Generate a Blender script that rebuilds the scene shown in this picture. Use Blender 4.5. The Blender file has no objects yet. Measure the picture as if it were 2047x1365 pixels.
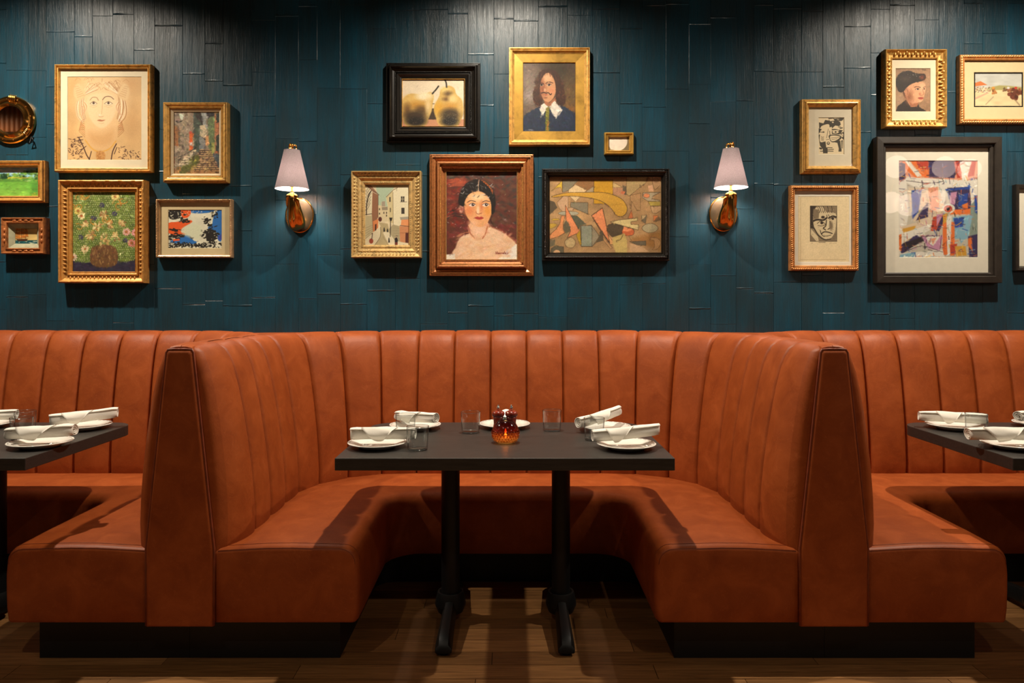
import bpy, math, random
import numpy as np
from mathutils import Vector, Matrix

random.seed(7)
rng = np.random.default_rng(11)
scene = bpy.context.scene
col = scene.collection

# ------------------------------------------------------------------ camera
FPX, CX, CY, CAMZ = 1450.0, 1023.5, 605.0, 1.31
cam_d = bpy.data.cameras.new('camera')
cam = bpy.data.objects.new('camera', cam_d)
col.objects.link(cam)
cam.location = (0, 0, CAMZ)
cam.rotation_euler = (math.pi / 2, 0, 0)
cam_d.sensor_width = 36.0
cam_d.lens = FPX / 2047 * 36.0
cam_d.shift_y = -(682.5 - CY) / 2047
cam_d.clip_start = 0.05
scene.camera = cam

# ------------------------------------------------------------------ world, exposure
world = bpy.data.worlds.new('room_ambience')
scene.world = world
world.use_nodes = True
wbg = world.node_tree.nodes['Background']
wbg.inputs[0].default_value = (1.0, 0.80, 0.58, 1)
wbg.inputs[1].default_value = 0.03
vs = scene.view_settings
vs.view_transform = 'Standard'
vs.look = 'None'
vs.gamma = 1.0
vs.use_curve_mapping = False
vs.exposure = 0.0

# ------------------------------------------------------------------ downlights (one above each booth)
WALL = 3.94
CEIL = 3.30
DOWN = ((-2.60, 3.05), (-0.03, 3.05), (2.48, 3.05))
SPOT_W = 275.0
for dx, dy in DOWN:
    ld = bpy.data.lights.new('downlight_beam', 'SPOT')
    ld.energy = SPOT_W
    ld.color = (1.0, 0.88, 0.72)
    ld.spot_size = math.radians(150)
    ld.spot_blend = 1.0
    ld.shadow_soft_size = 0.03
    lo = bpy.data.objects.new('downlight_beam', ld)
    lo.location = (dx, dy, CEIL - 0.045)
    col.objects.link(lo)


# two more downlights over the aisle, plus one added to light the slatted beam
AISLE_AND_FILL = ((-1.25, 0.45), (1.2, 0.45), (-5.15, 1.05))
for dx, dy in AISLE_AND_FILL:
    ld = bpy.data.lights.new('downlight_beam', 'SPOT')
    ld.energy = 46.0
    ld.color = (1.0, 0.84, 0.64)
    ld.spot_size = math.radians(162)
    ld.spot_blend = 0.9
    ld.shadow_soft_size = 0.03
    lo = bpy.data.objects.new('downlight_beam', ld)
    lo.location = (dx, dy, CEIL - 0.045)
    col.objects.link(lo)


# ------------------------------------------------------------------ helpers
def P(px, py, d):
    return Vector(((px - CX) * d / FPX, d, CAMZ - (py - CY) * d / FPX))


def tag(o, label=None, cat=None, group=None, kind=None):
    if label: o['label'] = label
    if cat: o['category'] = cat
    if group: o['group'] = group
    if kind: o['kind'] = kind
    return o


def thing(name, loc, label, cat, group=None, rz=0.0):
    o = bpy.data.objects.new(name, None)
    o.empty_display_size = 0.05
    o.location = loc
    o.rotation_euler = (0, 0, rz)
    col.objects.link(o)
    return tag(o, label, cat, group)


def mk(name, verts, faces, mat, parent=None, smooth=False, origin=None, world=False):
    """one mesh object; world=True: verts are world coordinates, parent sits unrotated at its location"""
    me = bpy.data.meshes.new(name)
    if world and parent is not None:
        off = Vector(parent.location)
        if parent.parent is not None:
            off = off + Vector(parent.parent.location)
        verts = [(v[0] - off.x, v[1] - off.y, v[2] - off.z) for v in verts]
    if origin is not None:
        verts = [(v[0] - origin[0], v[1] - origin[1], v[2] - origin[2]) for v in verts]
    me.from_pydata([tuple(v) for v in verts], [], faces)
    me.update()
    if smooth:
        me.shade_smooth()
    if mat: me.materials.append(mat)
    o = bpy.data.objects.new(name, me)
    if origin is not None:
        o.location = origin
    col.objects.link(o)
    if parent is not None:
        o.parent = parent
    return o


def bev(o, w=0.003, seg=2, angle=35):
    m = o.modifiers.new('bevel', 'BEVEL')
    m.width = w; m.segments = seg; m.limit_method = 'ANGLE'; m.angle_limit = math.radians(angle)
    return o


def auto_smooth(o, ang=40):
    me = o.data
    me.shade_smooth()
    try:
        me.set_sharp_from_angle(angle=math.radians(ang))
    except Exception:
        pass
    return o


def box(x0, x1, y0, y1, z0, z1):
    v = [(x0, y0, z0), (x1, y0, z0), (x1, y1, z0), (x0, y1, z0), (x0, y0, z1), (x1, y0, z1), (x1, y1, z1), (x0, y1, z1)]
    f = [(0, 3, 2, 1), (4, 5, 6, 7), (0, 1, 5, 4), (1, 2, 6, 5), (2, 3, 7, 6), (3, 0, 4, 7)]
    return v, f


def join(*vf):
    V, F = [], []
    for v, f in vf:
        b = len(V)
        V += list(v)
        F += [tuple(i + b for i in q) for q in f]
    return V, F


def lathe(prof, n=32, c=(0, 0, 0), closed=False):
    """prof: list of (r, z)"""
    V, F = [], []
    m = len(prof)
    for r, z in prof:
        for i in range(n):
            a = 2 * math.pi * i / n
            V.append((c[0] + r * math.cos(a), c[1] + r * math.sin(a), c[2] + z))
    rows = m if closed else m - 1
    for j in range(rows):
        k = (j + 1) % m
        for i in range(n):
            i2 = (i + 1) % n
            F.append((j * n + i, j * n + i2, k * n + i2, k * n + i))
    return V, F


def loft(rings, cap=True, closed=True):
    V, F = [], []
    n = len(rings[0])
    for r in rings: V += [tuple(p) for p in r]
    for j in range(len(rings) - 1):
        for i in range(n if closed else n - 1):
            i2 = (i + 1) % n
            F.append((j * n + i, j * n + i2, (j + 1) * n + i2, (j + 1) * n + i))
    if cap:
        F.append(tuple(range(n - 1, -1, -1)))
        b = (len(rings) - 1) * n
        F.append(tuple(range(b, b + n)))
    return V, F


def tube(pts, rad, n=8, cap=True, closed=False):
    pts = [Vector(p) for p in pts]
    m = len(pts)
    if not hasattr(rad, '__len__'): rad = [rad] * m
    rings = []
    up = None
    for i, p in enumerate(pts):
        if closed:
            t = (pts[(i + 1) % m] - pts[i - 1])
        else:
            t = pts[min(i + 1, m - 1)] - pts[max(i - 1, 0)]
        if t.length < 1e-9: t = Vector((0, 0, 1))
        t.normalize()
        if up is None:
            up = Vector((0, 0, 1)) if abs(t.z) < 0.9 else Vector((0, 1, 0))
        s = t.cross(up)
        if s.length < 1e-6: s = t.orthogonal()
        s.normalize()
        up = s.cross(t).normalized()
        rings.append([p + (s * math.cos(a) + up * math.sin(a)) * rad[i] for a in [2 * math.pi * k / n for k in range(n)]])
    if closed: rings.append(rings[0])
    return loft(rings, cap and not closed)


def catmull(pts, k=6, closed=False):
    pts = [np.array(p, float) for p in pts]
    n = len(pts)
    out = []
    rngs = range(n if closed else n - 1)
    for i in rngs:
        p1, p2 = pts[i], pts[(i + 1) % n]
        p0 = pts[i - 1] if (closed or i > 0) else 2 * p1 - p2
        p3 = pts[(i + 2) % n] if (closed or i + 2 < n) else 2 * p2 - p1
        for j in range(k):
            t = j / k
            out.append(0.5 * ((2 * p1) + (-p0 + p2) * t + (2 * p0 - 5 * p1 + 4 * p2 - p3) * t * t + (-p0 + 3 * p1 - 3 * p2 + p3) * t ** 3))
    if not closed: out.append(pts[-1])
    return out


def copy_thing(o, loc, rz, label, group=None):
    c = o.copy(); col.objects.link(c)
    c.location = loc; c.rotation_euler = (0, 0, rz)
    c['label'] = label
    if group: c['group'] = group
    for ch in [x for x in bpy.data.objects if x.parent is o]:
        d = ch.copy(); col.objects.link(d); d.parent = c
        for g in [x for x in bpy.data.objects if x.parent is ch]:
            e = g.copy(); col.objects.link(e); e.parent = d
    return c


# ------------------------------------------------------------------ materials
def lin(c):
    c = np.asarray(c, float) / 255.0
    return np.where(c <= 0.04045, c / 12.92, ((c + 0.055) / 1.055) ** 2.4)


def rgba(c):
    l = lin(c)
    return (float(l[0]), float(l[1]), float(l[2]), 1.0)


class MatB:
    def __init__(s, name):
        s.m = bpy.data.materials.new(name)
        s.m.use_nodes = True
        s.nt = s.m.node_tree
        s.n = s.nt.nodes
        s.b = s.n['Principled BSDF']
        s.out = s.n['Material Output']

    def new(s, t, **kw):
        x = s.n.new(t)
        for k, v in kw.items():
            if k in x.inputs: x.inputs[k].default_value = v
            else: setattr(x, k, v)
        return x

    def link(s, a, b): s.nt.links.new(a, b)

    def pos(s, scale=(1, 1, 1), obj=False):
        if obj:
            g = s.new('ShaderNodeTexCoord').outputs['Object']
        else:
            g = s.new('ShaderNodeNewGeometry').outputs['Position']
        mp = s.new('ShaderNodeMapping')
        mp.inputs['Scale'].default_value = scale
        s.link(g, mp.inputs['Vector'])
        return mp.outputs['Vector']

    def noise(s, vec, scale=5, detail=4, rough=0.55, dist=0.0):
        x = s.new('ShaderNodeTexNoise')
        x.inputs['Scale'].default_value = scale
        x.inputs['Detail'].default_value = detail
        x.inputs['Roughness'].default_value = rough
        x.inputs['Distortion'].default_value = dist
        s.link(vec, x.inputs['Vector'])
        return x.outputs['Fac']

    def ramp(s, fac, stops):
        r = s.new('ShaderNodeValToRGB')
        e = r.color_ramp.elements
        while len(e) < len(stops): e.new(0.5)
        for el, (p, c) in zip(e, stops):
            el.position = p
            el.color = rgba(c) if len(c) == 3 else c
        s.link(fac, r.inputs['Fac'])
        return r.outputs['Color']

    def mix(s, a, b, fac, mode='MIX'):
        x = s.new('ShaderNodeMix', data_type='RGBA', blend_type=mode)
        for sock, val in ((x.inputs[0], fac), (x.inputs[6], a), (x.inputs[7], b)):
            if hasattr(val, 'is_linked') or hasattr(val, 'links'):
                s.link(val, sock)
            else:
                sock.default_value = val
        return x.outputs[2]

    def bump(s, h, strength=0.3, dist=0.01, chain=None):
        x = s.new('ShaderNodeBump')
        x.inputs['Strength'].default_value = strength
        x.inputs['Distance'].default_value = dist
        s.link(h, x.inputs['Height'])
        if chain is not None: s.link(chain, x.inputs['Normal'])
        s.link(x.outputs['Normal'], s.b.inputs['Normal'])
        return x.outputs['Normal']

    def set(s, **kw):
        for k, v in kw.items():
            s.b.inputs[k.replace('_', ' ')].default_value = v
        return s


def simple(name, c, rough=0.5, metal=0.0, var=0.12, scale=30, bump=0.0, spec=None, stretch=(1, 1, 1), coat=0.0):
    m = MatB(name)
    v = m.pos(stretch)
    f = m.noise(v, scale, 3)
    a = np.asarray(c, float)
    colr = m.ramp(f, [(0.3, tuple(np.clip(a * (1 - var), 0, 255))), (0.7, tuple(np.clip(a * (1 + var), 0, 255)))])
    m.link(colr, m.b.inputs['Base Color'])
    m.set(Roughness=rough, Metallic=metal)
    if spec is not None: m.b.inputs['Specular IOR Level'].default_value = spec
    if coat: m.b.inputs['Coat Weight'].default_value = coat
    if bump: m.bump(f, bump, 0.004)
    return m.m


def leather_mat():
    m = MatB('tan_leather')
    v = m.pos()
    big = m.noise(v, 9, 5, 0.6, 0.6)
    c1 = m.ramp(big, [(0.25, (134, 60, 23)), (0.5, (150, 71, 28)), (0.78, (168, 84, 38))])
    fine = m.noise(m.pos((1, 1, 1)), 60, 4, 0.7, 1.2)
    c2 = m.ramp(fine, [(0.55, (0, 0, 0)), (0.75, (255, 255, 255))])
    cc = m.mix(c1, rgba((184, 100, 52)), m.mix((0, 0, 0, 1), c2, 0.35))
    m.link(cc, m.b.inputs['Base Color'])
    m.set(Roughness=0.48)
    m.b.inputs['Specular IOR Level'].default_value = 0.26
    vo = m.new('ShaderNodeTexVoronoi')
    vo.inputs['Scale'].default_value = 420
    m.link(v, vo.inputs['Vector'])
    nb = m.bump(vo.outputs['Distance'], 0.10, 0.001)
    m.bump(big, 0.10, 0.02, nb)
    return m.m


def wall_mat():
    m = MatB('teal_wall_strip')
    info = m.new('ShaderNodeObjectInfo')
    streak = m.noise(m.pos((1, 1, 0.035)), 170, 5, 0.7)
    broad = m.noise(m.pos((1, 1, 0.22)), 9, 4, 0.6)
    c1 = m.ramp(info.outputs['Random'], [(0.0, (24, 54, 66)), (0.5, (27, 66, 80)), (0.85, (27, 72, 90)), (1.0, (26, 80, 102))])
    c2 = m.ramp(broad, [(0.3, (38, 56, 62)), (0.55, (28, 68, 84)), (0.78, (26, 84, 108))])
    c = m.mix(c1, c2, 0.65)
    sk = m.ramp(streak, [(0.3, (120, 120, 120)), (0.65, (255, 255, 255))])
    c = m.mix(c, sk, 0.55, 'MULTIPLY')
    m.link(c, m.b.inputs['Base Color'])
    rr = m.ramp(streak, [(0.3, (172, 172, 172)), (0.7, (134, 134, 134))])
    m.link(rr, m.b.inputs['Roughness'])
    m.b.inputs['Specular IOR Level'].default_value = 0.6
    nb = m.bump(streak, 0.55, 0.0016)
    m.bump(broad, 0.25, 0.012, nb)
    return m.m


def wood_floor_mat():
    m = MatB('oak_floor')
    info = m.new('ShaderNodeObjectInfo')
    grain = m.noise(m.pos((0.06, 1, 1)), 90, 6, 0.65, 0.4)
    c1 = m.ramp(info.outputs['Random'], [(0, (132, 92, 52)), (0.5, (154, 108, 62)), (1, (176, 126, 76))])
    c2 = m.ramp(grain, [(0.3, (120, 110, 100)), (0.7, (255, 255, 255))])
    c = m.mix(c1, c2, 0.7, 'MULTIPLY')
    m.link(c, m.b.inputs['Base Color'])
    m.set(Roughness=0.42)
    m.bump(grain, 0.12, 0.003)
    return m.m


def black_wood_mat():
    m = MatB('black_stained_wood')
    grain = m.noise(m.pos((0.08, 1, 1)), 130, 5, 0.65, 0.3)
    c = m.ramp(grain, [(0.3, (36, 33, 30)), (0.7, (52, 48, 44))])
    m.link(c, m.b.inputs['Base Color'])
    m.set(Roughness=0.44)
    m.bump(grain, 0.10, 0.002)
    return m.m


def gilt_mat(name, c, rough=0.36, metal=0.65, dark=0.55, scale=40, bump=0.15):
    m = MatB(name)
    f = m.noise(m.pos(), scale, 5, 0.65, 0.5)
    a = np.asarray(c, float)
    cc = m.ramp(f, [(0.28, tuple(a * dark)), (0.5, tuple(a)), (0.8, tuple(np.clip(a * 1.12, 0, 255)))])
    m.link(cc, m.b.inputs['Base Color'])
    m.set(Roughness=rough, Metallic=metal)
    if bump: m.bump(f, bump, 0.003)
    return m.m


def schlick(m, f0):
    """reflectance that rises towards grazing angles, the same on both faces"""
    lw = m.new('ShaderNodeLayerWeight'); lw.inputs['Blend'].default_value = 0.5
    pw = m.new('ShaderNodeMath', operation='POWER'); pw.inputs[1].default_value = 5.0
    m.link(lw.outputs['Facing'], pw.inputs[0])
    ma = m.new('ShaderNodeMath', operation='MULTIPLY_ADD'); ma.inputs[1].default_value = 1 - f0; ma.inputs[2].default_value = f0
    m.link(pw.outputs[0], ma.inputs[0])
    return ma.outputs[0]


def clear_mat(name, tint=(255, 255, 255), ior=1.45, rough=0.02, edge=None):
    """thin clear sheet: reflection over a see-through body"""
    m = MatB(name)
    m.n.remove(m.b)
    tr = m.new('ShaderNodeBsdfTransparent'); tr.inputs['Color'].default_value = rgba(tint)
    if edge is not None:
        lw = m.new('ShaderNodeLayerWeight'); lw.inputs['Blend'].default_value = 0.5
        m.link(m.ramp(lw.outputs['Facing'], [(0.0, tint), (0.55, tint), (1.0, edge)]), tr.inputs['Color'])
    gl = m.new('ShaderNodeBsdfGlossy'); gl.inputs['Roughness'].default_value = rough
    mx = m.new('ShaderNodeMixShader')
    m.link(schlick(m, ((ior - 1) / (ior + 1)) ** 2), mx.inputs[0]); m.link(tr.outputs[0], mx.inputs[1]); m.link(gl.outputs[0], mx.inputs[2])
    m.link(mx.outputs[0], m.out.inputs['Surface'])
    return m.m


def emit_mat(name, c, strength):
    m = MatB(name)
    m.set(Base_Color=rgba(c), Roughness=0.4)
    m.b.inputs['Emission Color'].default_value = rgba(c)
    m.b.inputs['Emission Strength'].default_value = strength
    return m.m


M = {}
M['leather'] = leather_mat()
M['piping'] = simple('leather_piping', (120, 52, 26), 0.5)
M['stitch'] = simple('stitch_thread', (150, 84, 50), 0.7)
M['wall'] = wall_mat()
M['wallbase'] = simple('wall_paint', (20, 58, 74), 0.5, scale=20)
M['floor'] = wood_floor_mat()
M['floorgap'] = simple('floor_gap', (30, 20, 12), 0.8)
M['ceil'] = simple('ceiling_paint', (60, 54, 46), 0.9)
M['plinth'] = simple('black_plinth', (9, 9, 11), 0.55)
M['blackwood'] = black_wood_mat()
M['iron'] = simple('black_cast_iron', (14, 13, 13), 0.5, 0.3, bump=0.05)
M['china'] = simple('glazed_china', (226, 222, 212), 0.12, var=0.01, spec=0.5)
M['chinarim'] = simple('plate_rim_line', (64, 56, 50), 0.3)
M['linen'] = simple('white_linen', (232, 226, 214), 0.85, var=0.02, scale=400, bump=0.1)
M['steel'] = simple('polished_steel', (210, 205, 198), 0.18, 1.0, 0.03)
M['tumbler'] = clear_mat('clear_glass', (252, 254, 254), 1.6, 0.02, (176, 184, 184))
M['pane'] = clear_mat('picture_glass', (254, 254, 254), 1.5)
M['mill'] = simple('mahogany_lacquer', (122, 40, 22), 0.16, 0.0, 0.25, 60, stretch=(1, 1, 0.2), coat=0.6)
M['brass'] = gilt_mat('polished_brass', (214, 160, 82), 0.16, 1.0, 0.85, 12, 0.0)
M['plate_bronze'] = simple('dark_bronze', (70, 62, 48), 0.35, 0.7)
M['gold'] = gilt_mat('gilt_wood', (212, 164, 88), 0.36, 0.45, 0.66)
M['goldleaf'] = gilt_mat('gold_leaf', (194, 150, 68), 0.32, 0.55, 0.78, 14, 0.05)
M['goldred'] = gilt_mat('red_gold', (208, 144, 82), 0.36, 0.45, 0.62)
M['goldpale'] = gilt_mat('pale_gilt', (206, 172, 112), 0.42, 0.45, 0.62, 60)
M['champagne'] = gilt_mat('champagne_gilt', (196, 160, 118), 0.34, 0.6, 0.7)
M['amber'] = gilt_mat('amber_gilt', (206, 148, 76), 0.38, 0.35, 0.74)
M['walnut'] = gilt_mat('walnut_gilt', (180, 112, 62), 0.40, 0.30, 0.5, 50)
M['bronze'] = gilt_mat('copper_gilt', (176, 112, 64), 0.34, 0.4, 0.6, 90)
M['ebony'] = simple('ebony_frame', (24, 21, 18), 0.30, var=0.2)
M['ebony2'] = simple('ebony_matte', (44, 38, 32), 0.42, var=0.12)
M['matcream'] = simple('cream_mount', (206, 193, 164), 0.9, var=0.015)
M['matbeige'] = simple('beige_mount', (190, 172, 130), 0.9, var=0.015)
M['matgrey'] = simple('ivory_mount', (200, 189, 164), 0.9, var=0.015)
M['matwhite'] = simple('white_mount', (208, 201, 182), 0.9, var=0.015)
M['linerlinen'] = simple('linen_liner', (206, 186, 150), 0.9, var=0.06, scale=300)
M['linergreen'] = simple('sage_liner', (150, 146, 118), 0.8, var=0.08)
M['backing'] = simple('backing_board', (70, 54, 38), 0.9)
M['mirror'] = simple('mirror_glass', (225, 222, 214), 0.03, 1.0, 0.0)
M['blackiron'] = simple('black_latch', (16, 14, 12), 0.4, 0.6)
# ------------------------------------------------------------------ room shell
XL, XR = -4.4, 4.4
v, f = box(XL, XR, WALL, WALL + 0.12, 0, CEIL)
wall_back = tag(mk('wall_back', v, f, M['wallbase']), kind='structure')
v, f = box(XL, 6.4, -3.2, WALL, -0.12, -0.004)
floor = tag(mk('floor', v, f, M['floorgap']), kind='structure')
v, f = box(-7.4, 6.4, -3.2, WALL + 0.12, CEIL, CEIL + 0.1)
ceiling = tag(mk('ceiling', v, f, M['ceil']), kind='structure')


def strip_mesh(x0, x1, z0, z1, th, lip):
    """one pasted strip of wall covering with a ragged raised lower end"""
    nx = 5
    xs = [x0, x0 + 0.0015] + [x0 + (x1 - x0) * t for t in (0.25, 0.5, 0.75)] + [x1 - 0.0015, x1]
    zs = [z0, z0 + 0.0016, z0 + 0.0045, z0 + 0.009, z1 - 0.0015, z1]
    V, F = [], []
    for j, z in enumerate(zs):
        for i, x in enumerate(xs):
            edge = i in (0, len(xs) - 1) or j in (0, len(zs) - 1)
            t = 0.0 if edge else th
            zz = z
            if lip and j in (1, 2, 3) and not edge:
                t += lip * (0.35, 1.0, 0.3)[j - 1] * random.uniform(0.15, 1.0)
                zz += random.uniform(-0.0015, 0.0015)
            V.append((x, WALL - t, zz))
    n = len(xs)
    for j in range(len(zs) - 1):
        for i in range(n - 1):
            F.append((j * n + i, j * n + i + 1, (j + 1) * n + i + 1, (j + 1) * n + i))
    return V, F


def strips_between(xa, xb):
    out = []
    x = xa
    while x < xb - 0.04:
        w = random.uniform(0.092, 0.158)
        if xb - (x + w) < 0.06: w = xb - x
        z = 1.02 - random.uniform(0, 0.35)
        while z < CEIL:
            h = random.choice((random.uniform(0.20, 0.36), random.uniform(0.34, 0.62)))
            z1 = min(z + h, CEIL)
            if CEIL - z1 < 0.1: z1 = CEIL
            if z1 > 1.05:
                out.append((x, x + w, max(z, 0.98), z1))
            z = z1
        x += w
    return out


vis = strips_between(-2.86, 2.86)
for (x0, x1, z0, z1) in vis:
    th = random.uniform(0.0009, 0.0022)
    lip = random.choice((0, 0.0006, 0.0010, 0.0016, 0.0022))
    v, f = strip_mesh(x0, x1, z0, z1, th, lip)
    mk('wall_strip', v, f, M['wall'], wall_back)
parts = []
for a, b in ((XL, -2.86), (2.86, XR)):
    for (x0, x1, z0, z1) in strips_between(a, b):
        parts.append(strip_mesh(x0, x1, z0, z1, random.uniform(0.0009, 0.0022), 0.0012))
v, f = join(*parts)
tag(mk('wall_strip_field', v, f, M['wall'], wall_back), kind='stuff')

# oak planks, laid along the wall
rows = [3.209 - 0.0975 * i for i in range(-7, 17)]
for r, y in enumerate(rows):
    x = -3.9 + random.uniform(-0.9, 0)
    while x < 3.9:
        L = random.uniform(0.7, 1.35)
        x1 = x + L
        dz = random.uniform(-0.0006, 0.0006)
        v, f = box(max(x, -4.2) + 0.0012, min(x1, 4.2) - 0.0012, y - 0.0962, y - 0.0013, -0.012, dz)
        v = [(a, b, c - (0.0012 if c > -0.01 else 0) + 0.0012) for a, b, c in v]
        mk('plank', v, f, M['floor'], floor)
        x = x1
v, f = box(XL, 6.4, -3.2, rows[-1] - 0.0975, -0.012, 0.0)
tag(mk('plank_field', v, f, M['floor'], floor), kind='stuff')

# recessed downlights above the frame
can_m = simple('downlight_trim', (40, 36, 32), 0.5)
lens_m = emit_mat('downlight_lens', (255, 226, 190), 6.0)
names = ('above the booth with the porthole mirror', 'above the booth with the candle', 'above the booth with the black framed abstract')
names += ('over the aisle towards the porthole mirror', 'over the aisle towards the large abstract print', 'added out of view to light the slatted timber beam')
for (dx, dy), nm in zip(DOWN + AISLE_AND_FILL, names):
    t = thing('downlight', (dx, dy, CEIL), 'round recessed ceiling downlight ' + nm, 'downlight', 'ceiling downlights')
    v, f = lathe([(0.075, 0.0), (0.075, -0.006), (0.055, -0.006), (0.05, 0.0)], 24, closed=True)
    mk('trim_ring', v, f, can_m, t, True)
    v, f = lathe([(0.052, -0.001), (0.0005, -0.001)], 24)
    mk('lens', v, f, lens_m, t)

# ------------------------------------------------------------------ banquettes
ZB = 1.155
A0, RREF, RF, YC = 0.54, 0.63, 0.49, 3.30
YREF = YC + RREF            # 3.93
YEND = 2.604
ARC = RF * math.pi / 2
SEND = A0 + ARC + (YC - YEND)


def refpath(s, half):
    """reference back line of a booth: s from the middle of the wall side; returns point, inward normal"""
    sg = 1 if s >= 0 else -1
    s = abs(s)
    if s <= A0:
        p, n = (s, YREF), (0.0, -1.0)
    elif s <= A0 + ARC:
        th = (s - A0) / RF
        p, n = (A0 + RREF * math.sin(th), YC + RREF * math.cos(th)), (-math.sin(th), -math.cos(th))
    else:
        p, n = (A0 + RREF, YC - (s - A0 - ARC)), (-1.0, 0.0)
    return (sg * p[0], p[1]), (sg * n[0], n[1])


PROF = [(0.178, 0.36), (0.190, 0.43), (0.192, 0.50), (0.186, 0.60), (0.176, 0.70), (0.162, 0.80), (0.146, 0.90), (0.128, 0.99),
        (0.110, 1.06), (0.094, 1.10), (0.075, 1.131), (0.052, 1.149), (0.026, 1.158), (0.0, 1.156)]


def prof_normals():
    out = []
    for i in range(len(PROF)):
        a = PROF[max(0, i - 1)]; b = PROF[min(len(PROF) - 1, i + 1)]
        tn, tz = b[0] - a[0], b[1] - a[1]
        l = math.hypot(tn, tz)
        out.append((tz / l, -tn / l))
    return out


PN = prof_normals()
def END_TAPER(z):
    return 0.050 + (0.022 - 0.050) * min(1, max(0, (z - 0.45) / 0.65)) if z < 1.12 else 0.010


US = [-1, -0.97, -0.9, -0.78, -0.6, -0.38, -0.13, 0.13, 0.38, 0.6, 0.78, 0.9, 0.97, 1]


def channel(s0, s1, xc, end=0):
    """one upholstered channel between two seams; end=-1/+1 closes the free end by the panel"""
    V = []
    cols = []
    wob = random.uniform(-0.002, 0.002)
    for u in US:
        s = s0 + (s1 - s0) * (u + 1) / 2
        if end == 1: s = s0 + (s1 - 0.024 - s0) * (u + 1) / 2
        if end == -1: s = s1 + (s0 + 0.024 - s1) * (1 - u) / 2
        puff = 0.013 - 0.011 * abs(u) ** 2.4 - 0.018 * max(0.0, (abs(u) - 0.9) / 0.1) ** 1.3
        if end and u * end > 0:
            puff = 0.013 - 0.011 * u * u
        (px, py), (nx, ny) = refpath(s, None)
        c = []
        q = max(0.0, 1 - (SEND - abs(s)) / 0.20)
        tap = q * q
        for k, ((n, z), (pn, pz)) in enumerate(zip(PROF, PN)):
            kk = 0.55 if k >= len(PROF) - 2 else 1.0
            if k == 0: kk = 0.4
            w = puff * kk + wob
            nn = max(n + pn * w - tap * END_TAPER(z), 0.0012)
            c.append((xc + px + nx * nn, py + ny * nn, z + pz * w * 0.6))
        cols.append(c)
    if end:
        s = (s1 if end == 1 else s0)
        extra = []
        for ds, dn in ((0.014, -0.003), (0.006, -0.010), (0.001, -0.024), (-0.002, -0.05), (-0.002, -0.14)):
            ss = s - end * ds
            sg = 1 if s >= 0 else -1
            px, py = sg * (A0 + RREF), YC - (abs(ss) - A0 - ARC)
            nx = -sg
            c = []
            for k, ((n, z), (pn, pz)) in enumerate(zip(PROF, PN)):
                nn = max(n + 0.002 - END_TAPER(z) + dn, 0.004)
                zz = min(z, ZB + dn * 0.25) if k > 8 else z
                if k == 0: zz = z + 0.02
                c.append((xc + px + nx * nn, py, zz))
            extra.append(c)
        cols = cols + extra if end == 1 else extra[::-1] + cols
    m = len(PROF)
    F = []
    for c in cols: V += c
    for j in range(len(cols) - 1):
        for i in range(m - 1):
            F.append((j * m + i, (j + 1) * m + i, (j + 1) * m + i + 1, j * m + i + 1))
    return V, F


SI_X, SI_R, SI_Y = 0.536, 0.15, 3.318


def inner_pt(sec, t, sx, r, yy, yend):
    """seat front line; sec 0 wall side, 1 corner, 2 side run; t 0..1"""
    if sec == 0: return ((sx - r) * t, yy)
    if sec == 1:
        th = t * math.pi / 2
        return (sx - r + r * math.sin(th), yy - r + r * math.cos(th))
    return (sx, yy - r + (yend - (yy - r)) * t)


def outer_pt(sec, t, n, yend):
    if sec == 0: return (A0 * t, YREF - n)
    if sec == 1:
        th = t * math.pi / 2
        return (A0 + (RREF - n) * math.sin(th), YC + (RREF - n) * math.cos(th))
    return (A0 + RREF - n, YC + (yend - YC) * t)


SEAT_B = 0.158


def seat_ring(O, I, xc, e=0.0, crown=1.0):
    O = np.array(O); I = np.array(I)
    L = np.linalg.norm(I - O)
    d = (I - O) / L
    ring = []
    r = 0.055
    Lx = L - e
    for fr, dz in ((0.0, -0.004), (0.18, -0.002), (0.34, 0.008), (0.5, 0.016), (0.68, 0.018), (0.82, 0.014)):
        p = O + d * (Lx - r) * fr
        ring.append((xc + p[0], p[1], 0.428 + dz * crown - e * 0.9))
    zt = 0.428 + 0.010 * crown - e * 0.9
    for a in (0, 18, 36, 54, 72, 90):
        a = math.radians(a)
        p = O + d * (Lx - r + r * math.sin(a))
        ring.append((xc + p[0], p[1], zt - r + r * math.cos(a)))
    for z, bul in ((0.33, 0.004), (0.27, 0.004), (0.21, 0.002), (0.165, -0.003), (SEAT_B, -0.010)):
        p = O + d * (Lx + bul)
        ring.append((xc + p[0], p[1], z + (e * 0.3 if z < 0.17 else 0)))
    p = O + d * Lx * 0.3
    ring.append((xc + p[0], p[1], SEAT_B + e * 0.3))
    p = O
    ring.append((xc + p[0], p[1], SEAT_B + e * 0.3))
    return ring


def sweep_samples():
    out = []
    for sec, n in ((2, 14), (1, 12), (0, 5)):
        for k in range(n):
            out.append((sec, 1 - k / n))
    out.append((0, 0.0))
    return out


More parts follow.
